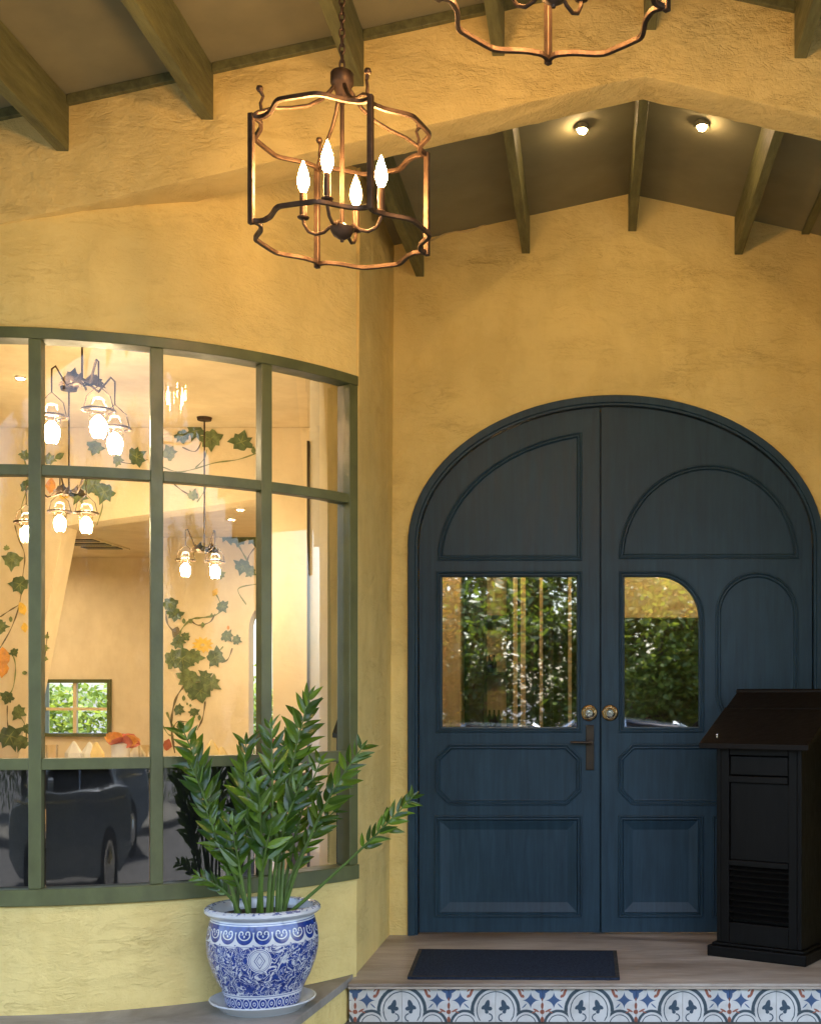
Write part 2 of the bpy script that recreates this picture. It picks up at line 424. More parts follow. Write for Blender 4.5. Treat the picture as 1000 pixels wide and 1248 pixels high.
POTH = .385
def pot_mat():
    m, nt, b = newmat('blue_white_porcelain'); E.nt = nt
    tc = N(nt, 'ShaderNodeTexCoord'); sx = N(nt, 'ShaderNodeSeparateXYZ'); nt.links.new(tc.outputs['Object'], sx.inputs[0])
    x, y, z = (E(sx.outputs[i]) for i in range(3))
    th = E.op('ARCTAN2', x, E(0)-y)                    # 0 facing the street
    s = th*.205
    wob = E(noisetex(nt, (1,1,1), 26, 4))-.5
    wob2 = E(noisetex(nt, (1,1,1.01), 27, 4))-.5
    def band(lo, hi): return emax(E(lo) - z if False else E.op('SUBTRACT', lo, z), z-hi)
    # scrollwork of the belly
    cmb = N(nt, 'ShaderNodeCombineXYZ'); nt.links.new((s+wob*.05).x, cmb.inputs[0]); nt.links.new((z+wob2*.05).x, cmb.inputs[1])
    vo = N(nt, 'ShaderNodeTexVoronoi', feature='DISTANCE_TO_EDGE'); vo.inputs['Scale'].default_value = 13.5
    nt.links.new(cmb.outputs[0], vo.inputs['Vector'])
    vf = N(nt, 'ShaderNodeTexVoronoi', feature='F1'); vf.inputs['Scale'].default_value = 13.5
    nt.links.new(cmb.outputs[0], vf.inputs['Vector'])
    nz = N(nt, 'ShaderNodeTexNoise'); nz.inputs['Scale'].default_value = 34; nz.inputs['Detail'].default_value = 2.5; nz.inputs['Distortion'].default_value = 2.2
    nt.links.new(cmb.outputs[0], nz.inputs['Vector']); nn = E(nz.outputs[0])
    n1 = N(nt, 'ShaderNodeTexNoise'); n1.inputs['Scale'].default_value = 9; n1.inputs['Detail'].default_value = 1.2; n1.inputs['Distortion'].default_value = 2.6
    nt.links.new(cmb.outputs[0], n1.inputs['Vector']); c1 = E(n1.outputs[0])
    n2 = N(nt, 'ShaderNodeTexNoise'); n2.inputs['Scale'].default_value = 19; n2.inputs['Detail'].default_value = 2.0; n2.inputs['Distortion'].default_value = 1.5
    nt.links.new(cmb.outputs[0], n2.inputs['Vector']); c2 = E(n2.outputs[0])
    white = emask(eabs(c1-.50)-.017, 70)
    white = emax(white, emask(eabs(c1-.61)-.012, 80)); white = emax(white, emask(eabs(c1-.40)-.012, 80))
    white = emax(white, emask(eabs(c2-.53)-.009, 90)*.8); white = emax(white, emask(c2-.32, 40))
    white = emax(white, emask(eabs(E(vf.outputs['Distance'])-.22)-.022, 60)*.9)
    bl = E(1.0)-white
    # medallion
    ms = s+.012; mz = z-.205
    md = elen(ms, mz*.92)
    inmed = emask(md-.043, 900)
    dia = eabs(ms)+eabs(mz)*.62
    medline = emax(emask(eabs(md-.0385)-.0011, 1200), emask(eabs(md-.033)-.0006, 1200))
    medline = emax(medline, emax(emask(eabs(dia-.019)-.0014, 1200), emask(eabs(dia-.011)-.0011, 1200)))
    medline = emax(medline, emask(eabs(E.op('FRACT', (md+wob*.004)*240.0)-.5)-.12, 6)*.25)
    belly = bl*(E(1.0)-inmed)+medline*inmed
    # collar of heart shaped scallops
    per = .0680
    us = E.op('PINGPONG', s+per*20, per/2)
    cu = us; cz = z-.302
    sc_d = elen(cu, cz*1.05)
    heart = emask(elen(us*1.06, (z-.300)*1.0)-.034, 900)
    collar_blue = emax(heart, emask(E.op('SUBTRACT', .312, z), 900))
    big = elen(us, (z-.302)*1.15)
    cwhite = emask(eabs(big-.0205)-.0022, 900)*emask(E.op('SUBTRACT', z, .309), 900)
    cl = elen(us-.0125, (z-.308)*1.0)
    cwhite = emax(cwhite, emask(eabs(cl-.0070)-.0020, 900)*emask(E.op('SUBTRACT', .303, z), 900))
    cwhite = emax(cwhite, emask(elen(us, (z-.297)*.7)-.0032, 900))
    collar = collar_blue*(E(1.0)-cwhite)*emask(E.op('SUBTRACT', z, .333), 900)
    dots = emask(elen(E.op('PINGPONG', s+per*20+per/2, per/2), z-.262)-.004, 900)
    collar = emax(collar, dots)
    collar = emax(collar, emask(eabs(z-.339)-.0012, 900))
    # foot band of curls
    pf = .044
    uf = E.op('PINGPONG', s+pf*20, pf/2); fd = elen(uf, z-.028)
    fw = emask(eabs(E.op('FRACT', (fd+wob*.006)*80.0)-.5)-.14, 8)
    foot = (E(1.0)-fw)
    zc1 = emask(E.op('SUBTRACT', .262, z), 2000)        # collar zone
    zc0 = emask(E.op('SUBTRACT', z, .047), 2000)        # foot zone
    ringl = emax(emask(eabs(z-.056)-.0012, 900), emask(eabs(z-.258)-.0008, 900))
    belly = belly*emask(emax(E.op('SUBTRACT', .062, z), z-(wob*.05+.258)), 900)
    val = emax(belly*(E(1.0)-zc1)*(E(1.0)-zc0), emax(collar*zc1, foot*zc0)); val = emax(val, ringl)
    rimz = emask(E.op('SUBTRACT', .352, z), 900)
    rimd = emask(.55-E(noisetex(nt, (1,1,1), 60, 3, .5)), 30)*emask(E.op('SUBTRACT', .376, z), 900)
    val = val*(E(1.0)-rimz)+rimd*rimz*.8
    # brush tone
    tone = ramp(nt, noisetex(nt, (1,1,1), 55, 4), [(.3, (.008,.022,.14)), (.7, (.025,.062,.29))])
    mx = N(nt, 'ShaderNodeMix', data_type='RGBA'); nt.links.new(E.op('MULTIPLY', val, 1.0, clamp=True).x, mx.inputs[0])
    wt = ramp(nt, noisetex(nt, (1,1,1), 9, 4), [(.3, (.50,.54,.58)), (.7, (.63,.65,.67))])
    nt.links.new(wt, mx.inputs[6]); nt.links.new(tone, mx.inputs[7])
    nt.links.new(mx.outputs[2], b.inputs['Base Color'])
    b.inputs['Roughness'].default_value = .14; b.inputs['Coat Weight'].default_value = .4; b.inputs['Coat Roughness'].default_value = .05
    return m
M['pot'] = pot_mat()

# ------------------------------------------------------------------ ground and street
g = MB(); g.box(-250, 250, -300, 300, -1.4, -.62); tag(g.build('ground', M['asphalt']), kind='structure')
g = MB(); g.box(-40, 40, -5.2, .6, -.619, -.5); tag(g.build('road', M['asphalt']), kind='structure')
g = MB(); g.box(-40, 40, .604, 2.4, -.61, -.36); tag(g.build('pavement', M['paving'], bevel=.01), kind='structure')
g = MB(); g.box(-40, 40, -8.0, -5.204, -.61, -.38); tag(g.build('pavement', M['paving'], bevel=.01), kind='structure')
g = MB(); g.box(-8, 5.5, 2.404, 5.42, -.61, -.172); tag(g.build('lower_terrace', M['paving'], bevel=.01), kind='structure')

# ------------------------------------------------------------------ porch step
YD = 6.383
step = thing('porch_step', (0, 5.3, -.17), 'raised porch floor with patterned tiles along its front face, before the blue doors', 'step')
g = MB(); g.box(-1.045, 5.5, 5.335, 6.70, -.6, -.0145); g.build('floor_base', M['grout'], step)
g = MB(); g.box(-1.0475, 5.5, 5.30, 6.70, -.0135, 0.0); g.build('floor_slab', M['floor'], step, bevel=.003)
g = MB(); g.box(-1.046, 5.5, 5.297, 5.334, -.024, -.0140); g.build('nosing', M['nosing'], step, bevel=.002)
tw = .202; tm = None; x = -.817-.202
i = 0
xs0 = -.817-.202*1 - .0
xcur = -1.0455
edges_x = [-1.0455] + [-1.019+tw*k for k in range(1, 32)]
for k in range(len(edges_x)-1):
    a, b_ = edges_x[k], edges_x[k+1]
    if a > 5.3: break
    g = MB(); g.box(a+.0006, b_-.0006, 5.318, 5.3355, -.170, -.0255)
    if abs((b_-a)-tw) < 1e-4:
        if tm is None:
            g = MB(); g.box(.0006, tw-.0006, 5.318, 5.3355, -.170, -.0255)
            tm = g.build('tile', M['tile'], bevel=.0008, seg=1); base = tm; base.matrix_basis = Matrix.Translation((a,0,0)); setpar(base, step)
        else:
            c = base.copy(); c.matrix_basis = Matrix.Translation((a,0,0)); COL.objects.link(c)
    else:
        g.build('tile', M['tile'], step, bevel=.0008, seg=1)

# ------------------------------------------------------------------ bow wall and window
C = (-2.35, 6.25); R = 1.545
def phi_of(px, r=R):
    k = (px-720)/F                                   # X = kY
    A = k*k+1; B = -2*(k*C[0]+C[1]); D = C[0]**2+C[1]**2-r*r
    Y = (-B-math.sqrt(B*B-4*A*D))/(2*A); X = k*Y
    return math.atan2(X-C[0], C[1]-Y)
A_R = math.atan2(-1.045-C[0], C[1]-5.444)            # right corner
A_L = -math.radians(62)
ZB, ZT = .438, 2.648
LEDGE = .015
def rough_curved(mb, r0, r1, a0, a1, z0, z1, edge, amp=.004):
    """curved slab whose edge at the window is a little uneven"""
    n = 90; vs = []
    for i in range(n+1):
        a = a0+(a1-a0)*i/n
        d = amp*noise.noise(Vector((a*14, 3.1, 0)))+amp*.5*noise.noise(Vector((a*45, 7.1, 0)))
        za = z0+(d if edge == 'lo' else 0); zb = z1+(d if edge == 'hi' else 0)
        for r in (r0, r1):
            for z in (za, zb): vs.append((C[0]+r*math.sin(a), C[1]-r*math.cos(a), z))
    fs = []
    for i in range(n):
        p, q = i*4, i*4+4
        fs += [(p,q,q+1,p+1), (p+2,p+3,q+3,q+2), (p,p+2,q+2,q), (p+1,q+1,q+3,p+3)]
    fs += [(0,1,3,2), (n*4,n*4+2,n*4+3,n*4+1)]
    mb.add(vs, fs)
bow = thing('bow_wall', (C[0], C[1]-R, 0), 'curved yellow plaster bay wall bulging out at the left of the porch', 'wall')
g = MB(); rough_curved(g, R-.13, R, A_L-.5, A_R, -.6, ZB, 'hi'); g.build('lower_wall', M['plaster'], bow, smooth=True)
g = MB(); rough_curved(g, R-.13, R, A_L-.5, A_R, ZT, 4.05, 'lo'); g.build('upper_wall', M['plaster'], bow, smooth=True)
g = MB(); g.polar(C, R-.13, R, A_L-.5, A_L, ZB+.01, ZT-.01); g.build('side_wall', M['plaster'], bow, smooth=True)

# return wall between the bay and the doors: leans a hair at the top
g = MB()
xb, xt = -1.046, -1.018
vs = []
for (y) in (5.4445, 6.62):
    for (z, xx) in ((-.6, xb), (0, xb), (4.0, xt)):
        vs += [(xx, y, z), (-1.16, y+(.035 if y < 6 else 0), z)]
# profile: front row 0..5, back row 6..11
g.add(vs, [(0,1,3,2),(2,3,5,4),(6,8,9,7),(8,10,11,9),(0,2,8,6),(2,4,10,8),(1,7,9,3),(3,9,11,5),(4,5,11,10),(0,6,7,1)])
tag(g.build('return_wall', M['plaster']), 'narrow yellow plaster side wall between the bay window and the blue doors', 'wall')

win = thing('bow_window', (C[0], C[1]-R, ZB), 'wide curved green-framed window of three pane rows in the yellow bay wall', 'window')
RF = R+.012
def zy(py, Y=4.697): return CZ+(850-py)/F*Y
z_r1a, z_r1b = zy(578), zy(565)
z_r2a, z_r2b = zy(939), zy(925)
zt0, zb1 = zy(411), zy(1085)
mull = [phi_of(43), phi_of(191), phi_of(324)]
mull = [2*mull[0]-mull[1]-(-.02), ] + mull
mull = [mull[0]-(mull[1]-mull[0])] + mull
aJ = A_R-.0135
hw = .0235/R
GL = R-.045
g = MB(); g.polar(C, R-.085, RF, A_L, A_R-.0005, zt0, ZT+.004); g.build('head_rail', M['greenframe'], win, smooth=True, bevel=.003)
g = MB(); g.polar(C, R-.10, RF+.006, A_L, A_R-.0005, ZB-.004, zb1); g.build('sill_rail', M['greenframe'], win, smooth=True, bevel=.003)
g = MB(); g.polar(C, R-.128, RF-.002, A_R-.034, A_R-.001, zb1+.0005, zt0-.0005, 1); g.build('jamb', M['greenframe'], win, bevel=.003)
g = MB(); g.polar(C, R-.085, RF-.002, A_L, A_L+.03, zb1+.0005, zt0-.0005, 1); g.build('jamb', M['greenframe'], win, bevel=.003)
for a in mull:
    g = MB(); g.polar(C, R-.048, RF-.003, a-hw, a+hw, zb1+.0005, zt0-.0005, 1); g.build('mullion', M['greenframe'], win, bevel=.003)
bounds = [A_L+.03] + [q for a in mull for q in (a-hw, a+hw)] + [A_R-.034]
rows = [(zb1, z_r2a), (z_r2b, z_r1a), (z_r1b, zt0)]
for i in range(0, len(bounds), 2):
    a0, a1 = bounds[i], bounds[i+1]
    for (z0, z1) in ((z_r1a, z_r1b), (z_r2a, z_r2b)):
        g = MB(); g.polar(C, R-.046, RF-.005, a0+.0003, a1-.0003, z0, z1); g.build('glazing_bar', M['greenframe'], win, smooth=True, bevel=.002)
    for j, (z0, z1) in enumerate(rows):
        if i // 2 == 0 : pass
        am = (a1-a0)
        g = MB(); g.polar(C, R-.031, R-.028, a0-.002, a1+.002, z0-.004, z1+.004, 14)
        # a single curved sheet
        g2 = MB(); n = 14; vs = []
        for q in range(n+1):
            a = a0+(a1-a0)*q/n
            vs += [(C[0]+(R-.03)*math.sin(a), C[1]-(R-.03)*math.cos(a), z0), (C[0]+(R-.03)*math.sin(a), C[1]-(R-.03)*math.cos(a), z1)]
        g2.add(vs, [(2*q, 2*q+2, 2*q+3, 2*q+1) for q in range(n)])
        g2.build('pane', M['pane_boosted'] if (j == 0 and i < len(bounds)-2) else M['glass'], win, smooth=True)
# dark boards behind the lowest panes
for i in range(0, len(bounds)-2, 2):
    g = MB(); g.polar(C, R-.075, R-.06, bounds[i], bounds[i+1], zb1+.002, z_r2a+.006, 10); g.build('dark_backing', M['dark_panel'], win, smooth=True)

# ledge at the foot of the bay, on which the pot stands
led = thing('stone_ledge', (-1.6, 4.5, -.17), 'low grey stone ledge on a yellow plaster base along the bay wall', 'ledge')
top = [(-1.048, 5.425), (-1.045, 5.36), (-1.12, 4.60), (-1.17, 4.22), (-1.75, 4.02), (-2.6, 3.92), (-3.9, 4.1), (-3.9, 4.9)]
arc = [(C[0]+(R-.05)*math.sin(a), C[1]-(R-.05)*math.cos(a)) for a in [math.radians(d) for d in range(-58, 58, 4)]]
g = MB(); g.shape([top+arc], LEDGE-.035, LEDGE, 'xy'); g.build('ledge_top', M['ledge'], led, bevel=.004)
ins = [(-1.056, 5.42), (-1.055, 5.36), (-1.130, 4.61), (-1.18, 4.235), (-1.75, 4.04), (-2.6, 3.94), (-3.88, 4.11), (-3.88, 4.9)]
g = MB(); g.shape([ins+arc], -.6, LEDGE-.035, 'xy'); g.build('ledge_base', M['plaster'], led)

# ------------------------------------------------------------------ door wall with elliptical arch
S = 235.0
def D(px, py): return ((px-720)/S, (1140-py)/S)
def ellipse_pts(cx, cy, a, b, t0, t1, n):
    return [(cx+a*math.cos(t0+(t1-t0)*i/n), cy-b*math.sin(t0+(t1-t0)*i/n)) for i in range(n+1)]
RIDX = .2; ZR_IN, ZR_OUT, SL = 3.847, 4.01, .219
arch_out = [(1003, 1140)] + ellipse_pts(750, 665, 253, 183, 0, PI, 48) + [(497, 1140)]
hole = [D(*p) for p in arch_out]
lx, rx = -1.13, 5.5
outer = [(lx, 0), (hole[-1][0], 0)] + hole[::-1][0:0] 
# outline: walk round the opening so that no hole touches the floor line
outline = [(lx, -.02), (hole[-1][0], -.02)] + list(reversed(hole)) + [(hole[0][0], -.02), (rx, -.02), (rx, ZR_IN-SL*(rx-RIDX)+.05), (RIDX, ZR_IN+.05), (lx, ZR_IN-SL*(RIDX-lx)+.05)]
outline = [outline[0]] + [p for i, p in enumerate(outline[1:], 1) if (Vector(p)-Vector(outline[i-1])).length > 1e-5]
g = MB(); g.shape([outline], YD, YD+.26); tag(g.build('door_wall', M['plaster']), 'yellow plaster gable wall around the arched blue double doors', 'wall')

g = MB(); g.box(1.27, 1.42, 5.30, YD+.02, -.6, 3.8); tag(g.build('right_return_wall', M['plaster']), 'yellow plaster side wall right of the doors, just outside the frame', 'wall')
g = MB(); g.box(1.4205, 5.5, 5.30, 5.44, -.6, 3.6); tag(g.build('right_facade', M['plaster']), 'yellow plaster facade further right, outside the frame', 'wall')
dd = thing('double_door', (D(750,0)[0], YD, 0), 'dark blue arched double doors with glazed upper panels set in the yellow wall', 'door')
arch_in = [(991, 1139.2)] + ellipse_pts(750, 665, 241, 171, 0, PI, 48) + [(509, 1139.2)]
fr_out = [D(*p) for p in arch_out]; fr_in = [D(*p) for p in arch_in]
# frame = band between the arches
n = len(fr_out); vs = []
prof = [(0, -.022), (0.0, .12)]
g = MB()
for (l, off) in ((fr_out, 0), (fr_in, 0)):
    pass
for i in range(n):
    (xo, zo), (xi, zi) = fr_out[i], fr_in[i]
    zo = max(zo, .0005); zi = max(zi, .0005)
    # outer face, small bead, inner rebate
    mx_, mz_ = xo*.28+xi*.72, zo*.28+zi*.72
    vs += [(xo, YD+.10, zo), (xo, YD-.016, zo), (xo*.93+xi*.07, YD-.021, zo*.93+zi*.07), (mx_, YD-.021, mz_), (xo*.2+xi*.8, YD-.012, zo*.2+zi*.8), (xi, YD-.012, zi), (xi, YD+.10, zi)]
fs = []
for i in range(n-1):
    for k in range(6): fs.append((i*7+k, (i+1)*7+k, (i+1)*7+k+1, i*7+k+1))
    fs.append((i*7+6, (i+1)*7+6, (i+1)*7, i*7))
g.add(vs, fs); g.build('door_frame', M['door'], dd, smooth=True)
def inset(loop, d):
    """inward offset of a convex clockwise-or-not loop"""
    n = len(loop); ar = sum(loop[i][0]*loop[(i+1) % n][1]-loop[(i+1) % n][0]*loop[i][1] for i in range(n))
    sg = 1 if ar > 0 else -1; out = []
    for i in range(n):
        p0, p1, p2 = Vector(loop[i-1]), Vector(loop[i]), Vector(loop[(i+1) % n])
        e1 = (p1-p0).normalized(); e2 = (p2-p1).normalized()
        n1 = Vector((-e1.y, e1.x))*sg; n2 = Vector((-e2.y, e2.x))*sg
        bis = n1+n2; bis = bis/max(bis.length_squared/2, .3) if bis.length > 1e-6 else n1
        out.append((p1.x+bis.x*d, p1.y+bis.y*d))
    return out
def moulded(loop, profile, yf, cap=True):
    mb = MB(); L = [inset(loop, d) for d, _ in profile]; n = len(loop); vs = []
    for l, (_, dy) in zip(L, profile): vs += [(a, yf+dy, b) for a, b in l]
    fs = []
    for k in range(len(profile)-1):
        for i in range(n):
            j = (i+1) % n; fs.append((k*n+i, k*n+j, (k+1)*n+j, (k+1)*n+i))
    if cap: fs.append(tuple(range((len(profile)-1)*n, len(profile)*n)))
    mb.add(vs, fs); return mb
YL = YD+.012                                           # face of the leaves
BEAD = [(0, .001), (.0015, -.007), (.006, -.009), (.010, -.006), (.0115, .0015), (.0145, .002), (.016, -.003), (.021, -.004), (.025, .001), (.0265, .009)]
FLAT = BEAD + [(.030, .010)]
RAISED = BEAD + [(.0275, -.003), (.075, .013), (.0765, .0135)]
def gauss(a, b): return a
def rect(x0, y0, x1, y1): return [D(x0,y1), D(x1,y1), D(x1,y0), D(x0,y0)]
def octa(x0, y0, x1, y1, c): return [D(x0+c,y1), D(x1-c,y1), D(x1,y1-c), D(x1,y0+c), D(x1-c,y0), D(x0+c,y0), D(x0,y0+c), D(x0,y1-c)]
def arcpx(cx, cy, rx, ry, d0, d1, n=14): return [D(*p) for p in ellipse_pts(cx, cy, rx, ry, math.radians(d0), math.radians(d1), n)]
def leaf_obj(outline, wins, flats, raised, label):
    lf = thing('door_leaf', (outline[0][0], YL, 0), None, None)
    lf['label'] = label; setpar(lf, dd); lf.location = lf.location
    lf.matrix_parent_inverse = Matrix.Translation(-dd.location)
    g = MB(); g.shape([outline]+wins+flats+raised, YL, YL+.045)
    g.build('stiles_and_rails', M['door'], lf, bevel=.0012, seg=1)
    for l in flats: moulded(l, FLAT, YL).build('panel', M['door'], lf, smooth=False)
    for l in raised: moulded(l, RAISED, YL).build('raised_panel', M['door'], lf)
    for l in wins:
        moulded(l, BEAD+[(.027, .02), (.030, .022)], YL, cap=False).build('glazing_bead', M['door'], lf)
        q = inset(l, .0295); m_ = MB(); m_.add([(a, YL+.020, b) for a, b in q], [tuple(range(len(q)))])
        m_.build('pane', M['doorglass'], lf)
    return lf
# left leaf
def yo(px, a, b):                                       # ellipse height at px for inner arch
    t = (px-750)/a; return 665-b*math.sqrt(max(0, 1-t*t))
LO = [D(510.2,1137.5)] + [D(px, py) for px, py in ([(510.2, 665)] + [(750+239.5*math.cos(t), 665-169.5*math.sin(t)) for t in [math.radians(178-i*3.6) for i in range(24)] if 750+239.5*math.cos(t) < 729]) ] + [D(730.4, yo(730.4, 239.5, 169.5)), D(730.4, 1137.5)]
RO = [D(732.2,1137.5), D(732.2, yo(732.2, 239.5, 169.5))] + [D(px, py) for px, py in [(750+239.5*math.cos(t), 665-169.5*math.sin(t)) for t in [math.radians(92-i*3.6) for i in range(25)]]] + [D(989.8, 665), D(989.8, 1137.5)]
q_arc = [D(709, 683), D(709, 525.7)] + [D(745-213*math.cos(t), 683-160*math.sin(t)) for t in [math.radians(78-i*6) for i in range(14)]]
q_arc = [p for p in q_arc if p[0] < D(709,0)[0]+1e-6]
leftleaf = leaf_obj(LO, [rect(531, 696, 709, 893)], [octa(530, 907, 708, 982, 17), q_arc], [rect(529, 994, 709, 1119)], None)
half = [D(753.6, 681), D(973.4, 681)] + arcpx(863.5, 681, 109.9, 115.4, 3, 177, 30)
rw = [D(754, 893), D(858, 893)] + arcpx(801, 753, 57, 57, 0, 90, 12) + [D(754, 696)]
stad = arcpx(922.5, 747.5, 50.5, 50.5, 0, 180, 20) + arcpx(922.5, 845, 50.5, 50.5, 180, 360, 20)
rightleaf = leaf_obj(RO, [rw], [half, stad, octa(753, 907, 975, 982, 17)], [rect(753, 994, 857, 1119), rect(868, 994, 973, 1119)], None)
g = MB(); g.box(D(726,0)[0], D(736,0)[0], YL+.0455, YL+.062, .004, D(0,yo(731, 239.5, 169.5)+3)[1]); g.build('gap_light_stop', M['door'], rightleaf)  # strip added behind the leaf gap so hall light cannot leak through
def hardware(leaf, px, py):
    x, z = D(px, py)
    g = MB(); g.lathe([(.0425, 0), (.0425, -.006), (.039, -.011), (.033, -.013), (.031, -.010), (.029, -.010)], (x, YL, z), 'y', 28)
    lk = g.build('deadbolt', M['brass'], leaf, smooth=True)
    g = MB(); g.lathe([(.029, -.010), (.028, -.022), (.020, -.027), (.017, -.023), (.009, -.023), (.0085, -.029), (0, -.030)], (x, YL, z), 'y', 28)
    g.build('cylinder', M['steel'], lk, smooth=True)
    g = MB(); g.box(x-.0012, x+.0012, YL-.0335, YL-.028, z-.005, z+.005); g.build('keyhole', M['rubber'], lk)
hardware(leftleaf, 717.5, 869); hardware(rightleaf, 743, 869)
x0, z0 = D(713.5, 939); x1, z1 = D(723.5, 884)
g = MB(); g.box(x0, x1, YL-.010, YL+.0005, z0, z1); lp = g.build('handle_plate', M['darkbronze'], leftleaf, bevel=.003)
x, z = D(720, 905)
g = MB(); g.lathe([(.013, -.010), (.013, -.030), (.011, -.045), (0, -.046)], (x, YL, z), 'y', 16); g.build('handle_rose', M['darkbronze'], lp, smooth=True)
g = MB(); g.tube([(x, YL-.042, z), (x-.03, YL-.044, z), (x-.075, YL-.044, z+.001), (x-.108, YL-.040, z+.002)], [.0075,.0072,.006,.0065], 10); g.build('handle', M['darkbronze'], lp, smooth=True)
x, z = D(718.5, 930); g = MB(); g.lathe([(.006,-.010),(.006,-.0125),(0,-.0125)], (x, YL, z), 'y', 14); g.build('keyhole', M['rubber'], lp)

# door mat
p = [P(510,1162,0) for _ in (0,)]
def onfloor(px, py, z=0): Y = F*(CZ-z)/(py-850); return ((px-720)/F*Y, Y)
quad = [onfloor(496,1194.5), onfloor(755,1195.5), onfloor(751,1162), onfloor(510,1160)]
g = MB(); g.shape([quad], .001, .013, 'xy'); mt = g.build('door_mat', M['mat'], bevel=.004); tag(mt, 'flat navy blue doormat on the porch floor before the left door', 'doormat')
q2 = inset(quad, .018); g = MB()
for i in range(4):
    j = (i+1) % 4; g.add([(*quad[i], .0135), (*quad[j], .0135), (*q2[j], .0145), (*q2[i], .0145)], [(0,1,2,3)])
g.build('hem', M['rubber'], mt)

# ------------------------------------------------------------------ gable beam
YB0, YB1 = 4.70, 4.91
def beam_low(x, k=.2296, z=3.609): return z-k*abs(x-RIDX)
g = MB(); nx = 260; vs = []; x0, x1 = -4.4, 5.5
for i in range(nx+1):
    x = x0+(x1-x0)*i/nx
    zl = beam_low(x)
    j1 = .0045*noise.noise(Vector((x*9, 1, 0)))+.003*noise.noise(Vector((x*33, 5, 0)))
    j2 = .006*noise.noise(Vector((x*9, 11, 0)))+.005*noise.noise(Vector((x*40, 15, 0)))
    zt = ZR_OUT-SL*abs(x-RIDX)-.030
    vs += [(x, YB0+j1*.5, zl+j1), (x, YB0+.004*noise.noise(Vector((x*4, 21, 0))), zt), (x, YB1, zt), (x, YB1+j2*.5, zl+j2+.012), (x, YB0+.012, zl+j1-.004), (x, YB0-.004+j1, zl+j1+.016)]
fs = []
for i in range(nx):
    a, b_ = i*6, i*6+6
    for (p_, q_) in ((1,2),(2,3),(3,4),(4,0),(0,5),(5,1)): fs.append((a+p_, b_+p_, b_+q_, a+q_))
g.add(vs, fs); tag(g.build('gable_beam', M['plaster_beam'], smooth=True), 'rough yellow plaster beam spanning overhead and rising to a shallow peak', 'beam')

# ------------------------------------------------------------------ roofs
def strip(x0, x1, zr, dz0, dz1):
    """cross-section quad following the slope, split at the ridge"""
    f = lambda x: zr-SL*abs(x-RIDX)
    if x0 < RIDX < x1: pts = [(x0, f(x0)+dz0), (RIDX, f(RIDX)+dz0), (x1, f(x1)+dz0), (x1, f(x1)+dz1), (RIDX, f(RIDX)+dz1), (x0, f(x0)+dz1)]
    else: pts = [(x0, f(x0)+dz0), (x1, f(x1)+dz0), (x1, f(x1)+dz1), (x0, f(x0)+dz1)]
    return pts
porch_roof = thing('porch_roof', (0, 3.5, 3.6), 'front roof over the porch with olive purlins and grey-green ceiling boards', 'roof')
inner_roof = thing('entrance_roof', (0, 5.6, 3.4), 'inner roof between the plaster beam and the door wall with olive purlins', 'roof')
# outer purlins (centre px at the beam, drop)
oc = [76.5, 252.5, 436, 607, 791.5, 975]
def ox(px): return (px-720)/F*YB0
pX = [ox(p) for p in oc]; step_ = .563
pX = [pX[0]-2*step_, pX[0]-step_] + pX + [pX[-1]+step_*k for k in range(1, 8)]
YF = 0.9  # front eave, carried further out of view to shade the upper walls
prev = -4.9
for xx in pX:
    hw_ = .0235; dz = -.222 if abs(xx-pX[6]) < .01 else -.205
    g = MB(); zt = ZR_OUT-SL*abs(xx-RIDX)
    g.box(xx-hw_, xx+hw_, YF-.15, YB0+.05, zt+dz, zt-.002+.0)
    g.build('purlin', M['olive'], porch_roof, bevel=.003)
    if xx > prev: g = MB(); g.shape([strip(prev+.0005, xx-.0005, ZR_OUT, -.0, .03)], YF-.25, YB0+.15); g.build('ceiling_board', M['board'], porch_roof); prev = xx
g = MB(); g.shape([strip(-5.0, 5.6, ZR_OUT, .035, .16)], YF-.3, YB1+.05); g.build('roof_cover', M['board'], porch_roof)
pp = sorted(pX)
for a, b_ in zip(pp[:-1], pp[1:]):
    g = MB(); g.shape([strip(a+.024, b_-.024, ZR_OUT, -.037+.0, -.001)], YB0-.022, YB0+.03); g.build('wall_plate', M['olive'], porch_roof, bevel=.002)
ic = [382, 511.5, 640.5, 770, 899.5, 1029, 1158, 1287, 1416]
iX = [(p-720)/S for p in ic]; prev = -1.3
for xx in iX:
    hw_ = .021; zt = ZR_IN-SL*abs(xx-RIDX)
    if xx > -1.05:
        g = MB(); g.box(xx-hw_, xx+hw_, YB1+.002, YD+.03, zt-.192, zt-.001); g.build('purlin', M['olive'], inner_roof, bevel=.003)
    if xx > prev:
        g = MB(); g.shape([strip(prev+.0005, xx-.0005, ZR_IN, 0, .03)], YB1-.1, YD+.10); g.build('ceiling_board', M['board'], inner_roof); prev = xx
x981 = (981-720)/S; zt = ZR_IN-SL*(x981-RIDX)
g = MB(); g.box(x981-.02, x981+.02, YB1+.002, YD+.02, zt-.012, zt+.02); g.build('trim', M['olive'], inner_roof)
g = MB(); g.shape([strip(-1.4, 5.6, ZR_IN, .031, .14)], YB1+.06, YD+.3); g.build('roof_cover', M['board'], inner_roof)
# cable under the inner roof
pts = []
for t in range(14):
    px = 508+(626-508)*t/13; py = 296-30*(t/13)**1.0+2.5*math.sin(t*1.1)
    if t >= 12: py -= 3
    x, z = D(px, py); pts.append((x, YD-.008, z))
g = MB(); g.tube(pts, .0045, 8); tag(g.build('cable', M['cable'], smooth=True), 'painted cable sagging along the top of the door wall beside a purlin', 'cable')
